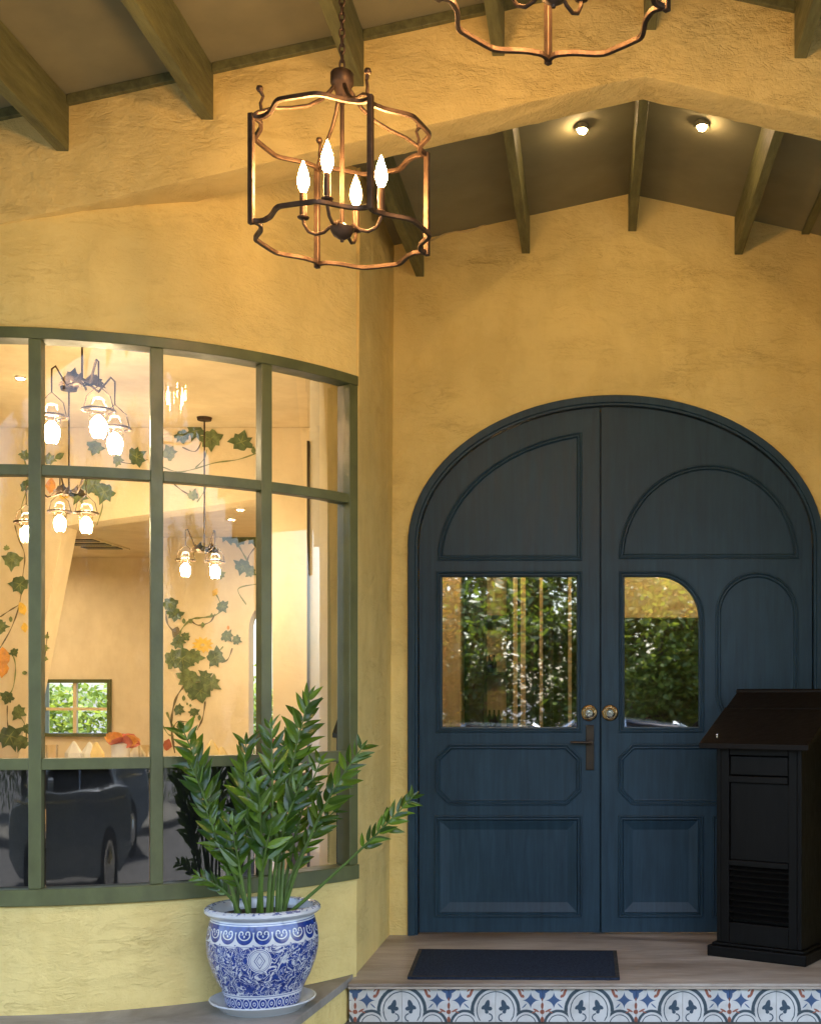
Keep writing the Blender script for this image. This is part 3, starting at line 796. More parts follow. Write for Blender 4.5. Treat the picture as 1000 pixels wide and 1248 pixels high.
# small downlights on the inner ceiling
for (px, py, lab) in ((855, 148, 'small round lit downlight on the inner ceiling right of the peak'), (709, 152, 'small round lit downlight on the inner ceiling left of the peak')):
    d = Vector(((px-720)/F, 1, (850-py)/F)); o_ = Vector((0,0,CZ))
    Y = (ZR_IN-CZ+ (SL*RIDX if px > 720+RIDX*240 else -SL*RIDX))/(d.z+SL*(abs(d.x) if px > 760 else -d.x))
    if px < 760: Y = (ZR_IN-SL*RIDX-CZ)/(d.z-SL*d.x)
    q = o_+d*Y
    q = q + Vector((0,0,-.03))
    t = thing('downlight', q, lab, 'light', 'small downlights on the entrance ceiling')
    g = MB(); g.lathe([(.030, .030), (.030, .012), (.027, .008), (.021, .008), (.021, .012)], q, 'z', 20); g.build('housing', M['board'], t, smooth=True)
    g = MB(); g.lathe([(.0, -.010), (.013, -.007), (.019, .001), (.0208, .010)], q, 'z', 20); g.build('lens', M['spot'], t, smooth=True)

# ------------------------------------------------------------------ lanterns
def side_path(a, b, z, out=1.0, n=44):
    a, b = Vector(a), Vector(b); e = b-a; nn = Vector((e.y, -e.x)).normalized(); mid = (a+b)/2
    if nn.dot(mid) < 0: nn = -nn
    pts = []
    for i in range(n+1):
        t = i/n; u = min(t, 1-t)
        q = min(1, max(0, (u-.115)/.25)); sm = q*q*(3-2*q)
        o = (.052*sm+.017*(1-(2*t-1)**2)*sm-.009*(math.sin(PI*min(1, u/.14))))*out
        p = a+e*t+nn*o; pts.append((p.x, p.y, z))
    return pts
def make_lantern(loc, rz, label, chain_to):
    t = thing('hanging_lantern', loc, label, 'lantern', 'bronze cage lanterns hanging from the porch roof')
    h = .1875; Z0, Z1 = 0.0, .296
    cor = [(-h,-h), (h,-h), (h,h), (-h,h)]
    parts = []
    def add(name, mb, mat=M['bronze'], par=t, **kw):
        o = mb.build(name, mat, None, **kw)
        o.parent = par; return o
    for i in range(4):
        a, b = cor[i], cor[(i+1) % 4]
        for z in (Z0, Z1):
            g = MB(); g.tube(side_path(a, b, z), .0085, 4, flat=1.0); add('rail', g, smooth=False, bevel=.0015)
        g = MB(); g.box(a[0]-.008, a[0]+.008, a[1]-.008, a[1]+.008, Z0-.010, Z1+.010); add('corner_post', g, bevel=.002)
        # scrolled arm from the hub to the corner with an upright knob
        d = Vector((a[0], a[1])).normalized(); rr = h*math.sqrt(2)
        def rp(r, z): return (d.x*r, d.y*r, z)
        g = MB(); g.tube([rp(.020, Z1+.150), rp(.035, Z1+.128), rp(.06, Z1+.098), rp(.10, Z1+.070), rp(.15, Z1+.052), rp(.20, Z1+.040), rp(rr-.02, Z1+.018), rp(rr-.004, Z1+.004)], [.006,.0065,.006,.0055,.0055,.0055,.006,.006], 8); add('arm', g, smooth=True)
        g = MB(); g.tube([rp(rr-.030, Z1+.020), rp(rr-.026, Z1+.045), rp(rr-.034, Z1+.066), rp(rr-.026, Z1+.080)], [.005,.0045,.0045,.006], 8)
        g.lathe([(0,-.010), (.008,-.007), (.0105,0), (.008,.007), (0,.010)], rp(rr-.024, Z1+.086), 'z', 12)
        add('knob', g, smooth=True)
    g = MB(); g.lathe([(0,.058),(.006,.06),(.008,.05),(.030,.046),(.034,.040),(.034,.012),(.030,.006),(.026,.0),(.018,-.022),(.012,-.030),(.012,-.045),(.0,-.046)], (0,0,Z1+.145), 'z', 24); add('cap', g, smooth=True)
    g = MB(); g.tube([(0,0,Z1+.11), (0,0,.03)], .0065, 10); add('rod', g, smooth=True)
    g = MB(); g.lathe([(0,-.038),(.005,-.036),(.006,-.030),(.012,-.027),(.026,-.018),(.034,-.004),(.036,.004),(.020,.010),(.010,.018),(0,.020)], (0,0,.022), 'z', 24); add('bowl', g, smooth=True)
    for k in range(4):
        a = math.radians(8)+k*PI/2; d = Vector((math.cos(a), math.sin(a)))
        def rp(r, z): return (d.x*r, d.y*r, z)
        g = MB(); g.tube([rp(.012, .020), rp(.035, .034), rp(.055, .018), rp(.080, .012), rp(.104, .022), rp(.118, .045), rp(.120, .060)], .0052, 8)
        g.lathe([(.004,-.006),(.016,-.002),(.018,.002),(.012,.006)], rp(.120, .064), 'z', 14)
        add('candle_arm', g, smooth=True)
        g = MB(); g.lathe([(0,0),(.0105,0),(.0105,.070),(.008,.073),(0,.073)], rp(.120, .066), 'z', 16); c = add('candle_sleeve', g, smooth=True)
        g = MB(); g.lathe([(.006,.0),(.011,.008),(.0172,.026),(.0178,.036),(.0145,.055),(.0085,.074),(.0035,.088),(0,.096)], rp(.120, .139), 'z', 14)
        o = g.build('bulb', M['flame'], None, smooth=True); o.parent = c
    t.rotation_euler = (0,0,rz)
    # chain, each link a part
    z = Z1+.145+.056; top = chain_to-loc[2]; k = 0
    g = MB(); L, wd, r = .016, .0075, .0030; path = []
    for i in range(16):
        a = 2*PI*i/16; path.append((wd*math.cos(a), 0, L*math.sin(a)*1.0))
    path.append(path[0]); path.append(path[1]); g.tube(path, r, 6, cap=False)
    first = g.build('chain_link', M['bronze'], None, smooth=True); first.parent = t
    first.matrix_basis = Matrix.Translation((0,0,z+L-.004)); zz = z+L-.004
    while zz < top-.02:
        zz += 2*L-.0085; k += 1
        c = first.copy(); COL.objects.link(c); c.matrix_basis = Matrix.Translation((0,0,zz)) @ Matrix.Rotation((k % 2)*PI/2+.2, 4, 'Z')
    g = MB(); g.lathe([(0,-.03),(.02,-.028),(.05,-.01),(.052,.02)], (0,0,top), 'z', 24); add('ceiling_rose', g, smooth=True)
    return t
# corner near (-.589,3.40), far (-.877,3.87), left (-.955,3.51)
v = Vector((-.589+.955, 3.40-3.51)); ang1 = math.atan2(v.y, v.x)
make_lantern((-.735, 3.635, 2.594), ang1, 'large bronze cage lantern with four lit candle bulbs, hanging left in full view', 3.79)
ang2 = math.atan2(-.237+0, .279)
make_lantern((-.088, 2.870, 2.857), math.atan2(-.237, .279), 'bronze cage lantern cut off by the top of the picture, only its lower ring showing', 3.93)

# ------------------------------------------------------------------ lectern
uL = Vector((.856, -.517, 0)); vL = Vector((.517, .856, 0))
LC = Vector((.552, 5.876, 0)) + uL*.25 + vL*.21
ML = Matrix(((uL.x, vL.x, 0, LC.x), (uL.y, vL.y, 0, LC.y), (0,0,1,0), (0,0,0,1)))
lec = thing('lectern', LC, 'black wooden reception lectern with sloping lid and louvred front at the right door', 'lectern')
def lb(name, boxes, mat=M['black'], bev=.003, par=lec):
    g = MB()
    for b_ in boxes: g.xbox(ML, *b_)
    return g.build(name, mat, par, bevel=bev)
lb('plinth', [(-.25,.25,-.21,.19,0,.052)], bev=.006)
lb('plinth_moulding', [(-.232,.232,-.192,.172,.0525,.066)], bev=.004)
W_, Dp = .215, .175; Z0_, Z1_ = .066, 1.02
lb('side_panel', [(-W_,-W_+.022,-Dp,Dp-.02,Z0_,Z1_)]); lb('side_panel', [(W_-.022,W_,-Dp,Dp-.02,Z0_,Z1_)])
lb('back_panel', [(-W_+.022,W_-.022,Dp-.045,Dp-.022,Z0_,Z1_)])
fy0, fy1 = -Dp-.001, -Dp+.022
lb('front_post', [(-W_+.0225,-W_+.065,fy0,fy1,Z0_,Z1_)]); lb('front_post', [(W_-.065,W_-.0225,fy0,fy1,Z0_,Z1_)])
a, b_ = -W_+.0655, W_-.0655
lb('bottom_rail', [(a,b_,fy0+.001,fy1,Z0_,.165)])
lb('middle_rail', [(a,b_,fy0-.004,fy1,.435,.462)]); lb('upper_rail', [(a,b_,fy0-.006,fy1,.83,.862)])
lb('front_panel', [(a,b_,fy0+.014,fy1,.4625,.8295)])
lb('drawer_front', [(a+.004,b_-.004,fy0+.006,fy1,.8665,.955)]); lb('apron', [(a,b_,fy0+.004,fy1,.959,1.02)])
lb('louvre_backing', [(a,b_,fy0+.030,fy1+.02,.1655,.4345)])
for k in range(9):
    z = .182+k*.0290
    g = MB(); c_ = math.cos(.9); s_ = math.sin(.9)
    pr = [(-.002,0),(.026,.017),(.024,.021),(-.004,.004)]
    vs = []
    for xx in (a+.001, b_-.001):
        for (dy, dz_) in pr: vs.append(ML @ Vector((xx, fy0+.004+dy, z+dz_)))
    g.add(vs, [(0,1,2,3),(4,7,6,5),(0,4,5,1),(1,5,6,2),(2,6,7,3),(3,7,4,0)]); g.build('louvre', M['black'], lec)
# sloping lid
def lidpt(u, t, n=0):     # t 0 front .. 1 back
    y = -.245+.43*t; z = 1.005+.245*t
    return ML @ Vector((u, y, z)) + Vector((0,0,n))
def lidslab(u0, u1, t0, t1, n0, n1, name, mat=M['blackbrown'], bev=.003):
    vs = [lidpt(u0,t0,n0),lidpt(u1,t0,n0),lidpt(u1,t1,n0),lidpt(u0,t1,n0),lidpt(u0,t0,n1),lidpt(u1,t0,n1),lidpt(u1,t1,n1),lidpt(u0,t1,n1)]
    g = MB(); g.add(vs, [(0,3,2,1),(4,5,6,7),(0,1,5,4),(1,2,6,5),(2,3,7,6),(3,0,4,7)]); return g.build(name, mat, lec, bevel=bev)
lidslab(-.275,.275,0,.66,-.014,.012,'lid'); lidslab(-.272,.272,.664,1.0,-.014,.010,'lid_back')
lidslab(-.274,.274,.652,.668,.0122,.0165,'hinge_strip'); lidslab(-.278,.278,1.001,1.03,-.02,.020,'back_rail')
g = MB(); vs = []
for sgn in (-1, 1):
    u = sgn*(W_-.001) ; u2 = sgn*(W_-.021)
    A = [lidpt(u,.12,-.0145), lidpt(u,.93,-.0145), lidpt(u,.93,0), lidpt(u,.12,0)]
    A[2].z = Z1_+.0005; A[3].z = Z1_+.0005
    B = [lidpt(u2,.12,-.0145), lidpt(u2,.93,-.0145), lidpt(u2,.93,0), lidpt(u2,.12,0)]; B[2].z = Z1_+.0005; B[3].z = Z1_+.0005
    g.add(A+B, [(0,1,2,3),(4,7,6,5),(0,4,5,1),(1,5,6,2),(2,6,7,3),(3,7,4,0)])
g.build('lid_cheeks', M['black'], lec)
pz = lidpt(-.20, .10, .0125); g = MB(); g.lathe([(.004,0),(.004,.010),(.008,.013),(.007,.017),(0,.018)], pz, 'z', 12); g.build('lid_catch', M['steel'], lec, smooth=True)

# ------------------------------------------------------------------ pot, saucer, plant
PC = Vector((-1.287, 4.83, LEDGE))
g = MB(); g.lathe([(.0,.004),(.12,.004),(.125,0),(.150,0),(.155,.006),(.175,.016),(.196,.036),(.203,.040),(.204,.044),(.198,.045),(.180,.034),(.150,.022),(0,.020)], PC, 'z', 64)
tag(g.build('saucer', M['glaze'], smooth=True), 'white glazed saucer under the blue and white plant pot', 'saucer')
prof = [(0,.0),(.132,.0),(.140,.004),(.146,.02),(.150,.045),(.163,.075),(.184,.115),(.203,.165),(.2135,.215),(.2145,.255),(.209,.300),(.199,.335),(.196,.346),(.200,.351),(.216,.357),(.222,.366),(.221,.376),(.214,.383),(.204,.385),(.194,.380),(.188,.365),(.185,.340),(.185,.330)]
g = MB(); g.lathe(prof, (0,0,0), 'z', 96)
pot = g.build('plant_pot', M['pot'], smooth=True); pot.location = PC+Vector((0,0,.0215)); pot.rotation_euler = (0,0,math.radians(15))
tag(pot, 'round blue and white porcelain plant pot with medallion, standing on the stone ledge', 'pot')
g = MB(); g.lathe([(.1845,0),(.10,.006),(0,.010)], (0,0,.342), 'z', 40); so_ = g.build('soil', M['soil']); so_.parent = pot
ZS = PC.z+.0215+.345
plant = thing('potted_plant', (PC.x, PC.y, ZS), 'glossy green plant with long feathered stems fanning out of the porcelain pot', 'plant')
def leafmesh(name, L, W, curl, fold):
    mb = MB(); n = 7; vs = []
    for i in range(n+1):
        t = i/n; wd = W*math.sin(PI*min(1, t**.75))**.85*(1-.12*t) if 0 < t < 1 else .0006
        zc = -curl*t*t*L
        vs += [(-wd, t*L, zc+fold*wd), (0, t*L, zc), (wd, t*L, zc+fold*wd)]
    fs = []
    for i in range(n):
        a = i*3
        fs += [(a,a+1,a+4,a+3), (a+1,a+2,a+5,a+4)]
    mb.add(vs, fs); o = mb.build(name, M['leaf'], smooth=True, norm=False); me = o.data; bpy.data.objects.remove(o); return me
LM = [leafmesh('leaflet', 1, .155, .18, .45), leafmesh('leaflet', 1, .175, .34, .35), leafmesh('leaflet', 1, .14, -.14, .55)]
def bez(p0, p1, p2, t): return p0*(1-t)**2+p1*2*t*(1-t)+p2*t*t
# tips in photo pixels, distance offset, bow, leaf size, number of pairs, lower bare share
tips = [((378,848), .02, -.06, .095, 15, .40), ((330,880), -.06, .02, .085, 9, .45), ((352,905), .05, -.03, .085, 9, .40), ((222,888), .02, -.05, .088, 12, .42),
        ((232,932), -.10, -.02, .085, 9, .45), ((444,908), .02, .05, .085, 10, .45), ((505,969), -.03, .10, .072, 10, .58),
        ((298,935), -.12, 0, .095, 8, .42), ((392,925), .06, .05, .080, 10, .35), ((250,985), -.12, -.05, .080, 7, .45),
        ((315,960), -.16, 0, .10, 6, .45), ((370,950), -.10, .03, .090, 8, .35), ((238,1068), -.10, -.08, .055, 5, .45),
        ((282,1000), -.17, -.02, .090, 6, .40), ((272,1035), -.15, -.02, .055, 6, .40), ((412,985), .05, .06, .070, 8, .35), ((330,1010), -.18, .0, .10, 4, .45), ((300,900), .06, -.01, .085, 9, .45)]
nl = 0; extra = MB()
np_scale = 1.12
for k, ((px, py), dy, bow_, ll, npair, bare) in enumerate(tips):
    Yt = PC.y+dy-.0
    tip = P(px, py, Yt)
    base_ang = math.atan2(dy*.6-.03, (tip.x-PC.x)*.6+1e-3)+random.uniform(-.25, .25); br = random.uniform(.05, .125)
    b0 = Vector((PC.x+br*math.cos(base_ang), PC.y+br*math.sin(base_ang), ZS-.02))
    mid = (b0+tip)/2+Vector((-(tip.x-b0.x)*random.uniform(.05,.38)+random.uniform(-.035,.035), random.uniform(-.03,.03), abs(tip.x-b0.x)*.14+.03))
    if px > 490: mid = (b0+tip)/2+Vector((.02, 0, -.015))
    pts = [bez(b0, mid, tip, t/12) for t in range(13)]
    g = MB(); g.tube(pts, [.0085-.0063*(t/12) for t in range(13)], 8); st = g.build('stem', M['stem'], plant, smooth=True)
    npair = int(round(npair*np_scale))
    for j in range(npair):
        t = bare+(1-bare)*(j+.3)/npair
        p = bez(b0, mid, tip, t); tg = (bez(b0, mid, tip, min(1, t+.02))-bez(b0, mid, tip, t-.02)).normalized()
        # leaf plane: mostly facing the street, some rotated
        face = Vector((random.uniform(-.5,.5), -1, random.uniform(-.1,.6))).normalized()
        sidev = tg.cross(face).normalized()
        for sg in ((1, -1) if j < npair-1 else (1, -1, 0)):
            size = ll*(.84+.36*math.sin(PI*min(1, (j+1.2)/npair)))*random.uniform(.85, 1.12)
            if sg == 0: d = tg.copy(); size *= .75
            else:
                up_ = random.uniform(.75, 1.9); d = (sidev*sg+tg*up_+face*random.uniform(-.35,.35)).normalized()
            nrm = (face+tg*(-.2)+Vector((random.uniform(-.5,.5),)*1+(random.uniform(-.4,.2), random.uniform(0,.9)))).normalized()
            xd = d.cross(nrm).normalized(); nrm = xd.cross(d).normalized()
            Mx = Matrix(((xd.x, d.x, nrm.x, 0), (xd.y, d.y, nrm.y, 0), (xd.z, d.z, nrm.z, 0), (0,0,0,1)))
            Mw = Matrix.Translation(p+d*.002) @ Mx @ Matrix.Diagonal((size, size, size, 1))
            lm_ = random.choice(LM)
            if nl < 296: inst('leaflet', lm_, Mw, st); nl += 1
            else: extra.add([Mw @ v_.co for v_ in lm_.vertices], [tuple(p_.vertices) for p_ in lm_.polygons])

ex_ = extra.build('leaflets', M['leaf'], plant, smooth=True, norm=False); ex_['kind'] = 'stuff'

# ------------------------------------------------------------------ dining room behind the bay
ZH, ZLo = 3.10, 2.60
room = []
def rm(name, mb, mat, label, cat='wall', **kw):
    o = mb.build(name, mat, **kw)
    if label: tag(o, label, cat)
    else: o['kind'] = 'structure'
    return o
g = MB(); g.box(-6.6, -1.2, 5.6, 12.3, -.5, -.003); rm('room_floor', g, M['floor'], None)
arcc = [(C[0]+(R-.14)*math.sin(a), C[1]-(R-.14)*math.cos(a)) for a in [math.radians(d) for d in range(-86, 58, 6)]]
g = MB(); g.shape([[(-6.7, 8.9), (-6.7, 5.7), (-3.8, 5.7)]+arcc+[(-1.165, 5.5), (-1.165, 8.9)]], ZH, ZH+.1, 'xy'); rm('room_ceiling', g, M['cream'], None)
g = MB(); g.box(-6.7, -1.17, 8.78, 12.3, ZLo, ZLo+.09); rm('room_ceiling', g, M['cream'], None)
g = MB(); g.box(-6.75, -6.6, 4.9, 12.3, -.5, 3.4); rm('side_wall', g, M['cream'], 'cream plaster wall at the far left inside the dining room', smooth=False)
g = MB(); g.box(-1.20, -1.05, 6.645, 12.3, -.5, 3.4); rm('partition_wall', g, M['cream'], 'cream wall inside dividing the dining room from the entrance hall')
g = MB(); g.box(-6.6, -3.85, 5.55, 5.68, -.5, 3.09); rm('front_wall', g, M['cream'], 'cream inside face of the street wall left of the bay')
# mural wall with a slanted opening
YM = 8.5
def XZ(px, py, Y): q = P(px, py, Y); return (q.x, q.z)
op = [XZ(-6,1055,YM), XZ(78,641,YM), XZ(330,606,YM), XZ(334,1055,YM)]
fl = -.002
wl = [(-6.59, fl), (op[0][0], fl)] + [op[1], op[2]] + [(op[3][0], fl), (-1.205, fl), (-1.205, ZH-.002), (-6.59, ZH-.002)]
g = MB(); g.shape([wl], YM, YM+.22); mural = rm('mural_wall', g, M['cream'], 'cream dining room wall with a slanting opening and painted ivy')
# wall C with an arched window
YC = 10.5
aw = [XZ(303,1010,YC)] + [XZ(327-24*math.cos(t), 768-33*math.sin(t), YC) for t in [PI*i/14 for i in range(15)]] + [XZ(351,1010,YC)]
x192 = XZ(190,0,YC)[0]
wl = [(x192, fl), (-1.205, fl), (-1.205, ZLo-.001), (x192, ZLo-.001)]
g = MB(); g.shape([wl, aw], YC, YC+.15); wallC = rm('ivy_wall', g, M['cream'], 'cream wall with a tall arched opening and a painted yellow flower vine')
YW = 12.0
wr = [XZ(52,898,YW), XZ(136,898,YW), XZ(136,828,YW), XZ(52,828,YW)]
wl = [(-6.59, fl), (x192+.1, fl), (x192+.1, ZLo-.001), (-6.59, ZLo-.001)]
g = MB(); g.shape([wl, wr], YW, YW+.15); rm('back_wall', g, M['cream'], 'cream back wall of the dining room around a small green window')
g = MB(); g.box(x192-.001, x192+.11, YC+.152, YW-.002, fl, ZLo-.001); rm('side_pier', g, M['cream'], 'cream pier beside the small back window')
bw = thing('back_window', (wr[0][0], YW, wr[0][1]), 'small four-pane green window in the far wall of the dining room', 'window')
(x0, z0), (x1, z1) = wr[0], wr[2]; f_ = .035
g = MB(); g.box(x0+.001, x1-.001, YW-.03, YW+.06, z0+.001, z0+f_); g.box(x0+.001, x1-.001, YW-.03, YW+.06, z1-f_, z1-.001)
g.box(x0+.001, x0+f_, YW-.03, YW+.06, z0+f_+.0005, z1-f_-.0005); g.box(x1-f_, x1-.001, YW-.03, YW+.06, z0+f_+.0005, z1-f_-.0005); g.build('frame', M['greenframe'], bw)
xm = (x0+x1)/2-.02; zm = (z0+z1)/2-.01
g = MB(); g.box(xm-.017, xm+.017, YW-.01, YW+.03, z0+f_+.0005, z1-f_-.0005); g.build('mullion', M['wood_pale'], bw)
g = MB(); g.box(x0+f_+.0005, xm-.0175, YW-.01, YW+.03, zm-.014, zm+.014); g.build('glazing_bar', M['wood_pale'], bw)
g = MB(); g.box(xm+.0175, x1-f_-.0005, YW-.01, YW+.03, zm-.014, zm+.014); g.build('glazing_bar', M['wood_pale'], bw)
for (a, b_) in ((x0+f_, xm-.017), (xm+.017, x1-f_)):
    for (c_, d_) in ((z0+f_, zm-.014), (zm+.014, z1-f_)):
        g = MB(); g.add([(a,YW+.015,c_),(b_,YW+.015,c_),(b_,YW+.015,d_),(a,YW+.015,d_)], [(0,1,2,3)]); g.build('pane', M['glass'], bw)
# white pier and dark board near the bay's right end
q0 = XZ(380, 0, 6.75)[0]; q1 = XZ(420, 0, 6.75)[0]
g = MB(); g.box(q0, q1, 6.70, 6.95, fl, ZH-.002); rm('white_pier', g, M['white_in'], 'smooth white pier inside the right end of the bay window', 'pier')
g = MB(); g.box(q0-.014, q0-.003, 6.69, 6.80, fl, 2.63); rm('pier_trim', g, M['wood_dark'], 'thin dark wooden batten on the left edge of the white pier', 'batten')
# air conditioning grille in the low ceiling
ac = thing('ceiling_vent', (-4.8, 9.9, ZLo), 'dark slatted air vent in the low dining room ceiling beside the slanting pier', 'vent')
xa, za = XZ(86, 655, 10.9)[0], XZ(138, 655, 10.9)[0]
g = MB(); g.box(xa, za, 10.45, 11.3, ZLo-.012, ZLo-.002); g.build('frame', M['cream'], ac)
for k in range(3):
    g = MB(); g.box(xa+.03, za-.03, 10.52+k*.26, 10.68+k*.26, ZLo-.020, ZLo-.0125); g.build('slot', M['wood_dark'], ac)

# painted vines -----------------------------------------------------
IVY = [(0,-.55),(.18,-.62),(.42,-.55),(.55,-.30),(.98,-.22),(.80,.08),(.62,.18),(.66,.52),(.36,.48),(.22,.62),(0,1.0),(-.22,.62),(-.36,.48),(-.66,.52),(-.62,.18),(-.80,.08),(-.98,-.22),(-.55,-.30),(-.42,-.55),(-.18,-.62)]
ROUND = [(0,-.9),(.35,-.6),(.62,-.1),(.5,.4),(.2,.75),(0,1),(-.2,.75),(-.5,.4),(-.62,-.1),(-.35,-.6)]
def paint(parent, Y, leaves, stems, lab=None):
    mats = {}
    def g_(m): return mats.setdefault(m, MB())
    for i, st in enumerate(stems):
        mb = g_('vine_b' if i % 2 else 'ivy_pale'); w_ = .9 if len(st) > 2 else .6
        if isinstance(st[0], (int, float)): w_ = st[0]; st = st[1:]
        pts = []
        P3 = [Vector((p[0], p[1])) for p in st]; P3 = [P3[0]]+P3+[P3[-1]]
        for s_ in range(1, len(P3)-2):
            for t in range(6):
                t /= 6; a, b, c, d = P3[s_-1:s_+3]
                pts.append(.5*((2*b)+(c-a)*t+(2*a-5*b+4*c-d)*t*t+(3*b-a-3*c+d)*t**3))
        pts.append(P3[-1])
        vs = []
        for j, p in enumerate(pts):
            e = (pts[min(j+1, len(pts)-1)]-pts[max(j-1, 0)]).normalized(); nn = Vector((-e.y, e.x))*w_*(.7+.3*math.sin(j))
            vs += [P(p.x+nn.x, p.y+nn.y, Y-.0030), P(p.x-nn.x, p.y-nn.y, Y-.0030)]
        mb.add(vs, [(2*j, 2*j+1, 2*j+3, 2*j+2) for j in range(len(pts)-1)])
    for i, (px, py, r, rot, kind) in enumerate(leaves):
        if kind == 'ivy' and i % 2: kind = 'ivy_dark'
        shp = IVY if kind in ('ivy', 'ivy_dark', 'ivy_pale') else ROUND
        if kind == 'bud': kind = 'ivy'; shp = ROUND
        if kind == 'flower':
            for q in range(11):
                a = 2*PI*q/11+random.uniform(-.1,.1); mb = g_('vine_y')
                pts = []
                for (u, v_) in ROUND:
                    u, v_ = u*.28*r, (v_*.5+.6)*r*.85
                    pts.append(P(px+u*math.cos(a)-v_*math.sin(a), py+(u*math.sin(a)+v_*math.cos(a))*.75, Y-.005-.0003*q))
                mb.add(pts, [tuple(range(len(pts)))])
            continue
        a = math.radians(rot); n = Y-.0055-.0004*(i % 9)
        pts = []
        for (u, v_) in shp:
            jit = random.uniform(.86, 1.1); u *= jit*random.uniform(.9,1); v_ *= -jit
            pts.append(P(px+r*(u*math.cos(a)-v_*math.sin(a)), py+r*(u*math.sin(a)+v_*math.cos(a)), n))
        g_(kind).add(pts, [(len(pts), j, (j+1) % len(pts)) for j in range(len(pts))]) if False else None
        c0 = P(px, py, n); m = len(pts)
        g_(kind).add(pts+[c0], [(m, j, (j+1) % m) for j in range(m)])
        if shp is IVY:      # lighter veins
            vm = g_('ivy_pale' if kind != 'ivy_pale' else 'ivy')
            for q in (0, 3, 7, 10, 13, 17):
                if q == 0: continue
                e = (pts[q]-c0)*.8; nn = Vector((-e.z, 0, e.x)).normalized()*.0035*(r/14)
                off = Vector((0,-.0005,0))
                vm.add([c0+nn+off, c0-nn+off, c0+e+off], [(0,1,2)])
    for k, mb in mats.items():
        mb.build('painted_vine', M[k], parent, norm=False)
# bulkhead, over the opening
paint(mural, YM, [(222,531,12,170,'ivy_dark'),(238,525,14,200,'ivy_dark'),(256,535,18,175,'ivy'),(294,539,17,15,'ivy_dark'),(206,552,12,80,'ivy_pale'),(235,604,9,20,'ivy_pale'),(309,549,5,0,'bud'),
     (166,557,15,60,'ivy'),(116,545,13,200,'ivy'),(143,561,9,90,'ivy_pale'),(112,590,17,150,'ivy'),(127,599,17,200,'ivy'),(62,592,11,10,'vine_o'),(80,602,10,60,'vine_y'),(96,604,13,210,'ivy'),
     (60,560,10,0,'ivy_pale'),(72,556,7,60,'bud'),(8,668,5,0,'ivy_pale'),(15,682,15,185,'ivy'),(24,712,15,170,'ivy'),(2,764,10,90,'ivy'),(13,755,4,0,'bud'),(27,742,9,160,'vine_y'),(30,765,7,170,'vine_y'),
     (4,800,14,175,'vine_o'),(3,815,13,185,'vine_o'),(17,795,7,150,'ivy_dark'),(9,850,11,200,'ivy_dark'),(22,868,12,110,'ivy'),(12,897,20,160,'ivy'),(26,905,13,200,'ivy'),(33,888,9,160,'ivy'),(30,820,4,90,'bud'),(55,790,6,90,'ivy_pale'),(57,776,4,30,'ivy_pale'),(54,803,5,0,'ivy_pale'),
     (30,555,9,20,'ivy'),(31,592,10,120,'ivy'),(29,640,6,20,'ivy_pale')],
    [[(198,569),(216,575),(235,572),(262,564),(290,560),(316,551)],[(222,545),(238,550),(247,535)],[(238,570),(248,560),(252,548)],[(212,590),(222,598),(233,604)],[(240,612),(248,600),(252,588)],
     [(140,561),(160,565),(180,560)],[(118,600),(125,615),(118,640)],[(18,640),(22,655),(30,676),(28,700),(24,735),(14,765),(0,790)],[(8,795),(16,800),(19,815),(16,838),(9,850)],[(9,860),(9,880),(12,897)],[(22,870),(31,885),(32,905)],
     [(0,752),(12,744),(22,738)],[(30,560),(34,590),(26,620),(32,640)],[(58,770),(56,790),(52,812)]])
paint(wallC, YC, [(278,651,15,165,'ivy_dark'),(291,656,13,190,'ivy'),(300,648,9,100,'ivy'),(311,655,14,175,'ivy'),(312,641,7,30,'ivy'),(296,690,14,200,'ivy'),(305,697,9,120,'ivy'),(271,739,10,150,'ivy'),(262,722,6,30,'vine_y'),
     (207,736,13,170,'ivy_dark'),(213,748,12,185,'ivy_dark'),(214,770,8,200,'vine_b'),(217,782,12,150,'ivy_dark'),(226,776,7,40,'ivy'),(247,786,15,0,'flower'),(276,775,10,140,'ivy_dark'),(288,780,8,110,'ivy_dark'),(278,765,3,0,'vine_o'),
     (210,803,15,100,'ivy'),(222,803,22,170,'ivy'),(236,800,14,200,'ivy'),(262,801,15,110,'ivy_dark'),(230,827,18,190,'ivy'),(244,842,18,170,'ivy'),(257,833,14,120,'ivy'),(250,826,12,60,'ivy'),(218,865,9,110,'ivy_dark'),(232,847,6,0,'bud'),(224,851,4,0,'bud'),(232,860,2.5,0,'bud'),(228,858,2,0,'bud'),
     (236,868,8,170,'ivy_dark'),(243,875,4,0,'bud'),(224,757,4,0,'bud'),(247,762,4,0,'bud'),(258,750,3,0,'bud'),(220,885,8,100,'ivy_dark'),(204,908,9,10,'vine_r'),(268,700,8,70,'ivy_pale'),(232,757,4,60,'ivy_pale'),
     (333,655,14,175,'ivy'),(333,715,10,180,'ivy'),(333,742,8,100,'ivy')],
    [(1.2,(290,664),(297,676),(303,686)),(.9,(310,668),(303,678),(300,690)),(1.4,(272,742),(262,750),(245,753),(233,755),(222,766),(217,778)),(1.0,(233,757),(242,762),(256,758),(262,748)),(.9,(300,737),(290,718),(312,712)),
     (1.6,(228,832),(216,848),(210,868),(209,890),(213,918)),(1.6,(203,868),(209,882),(216,895)),(1.2,(250,855),(247,875),(240,890)),(1.0,(198,884),(205,895),(212,897)),(1.2,(212,770),(204,760),(202,745)),(1.0,(272,788),(262,800),(255,815)),
     (1.0,(283,790),(278,803),(270,808)),(1.0,(262,722),(268,735),(266,748)),(.9,(210,890),(216,880),(228,880))])

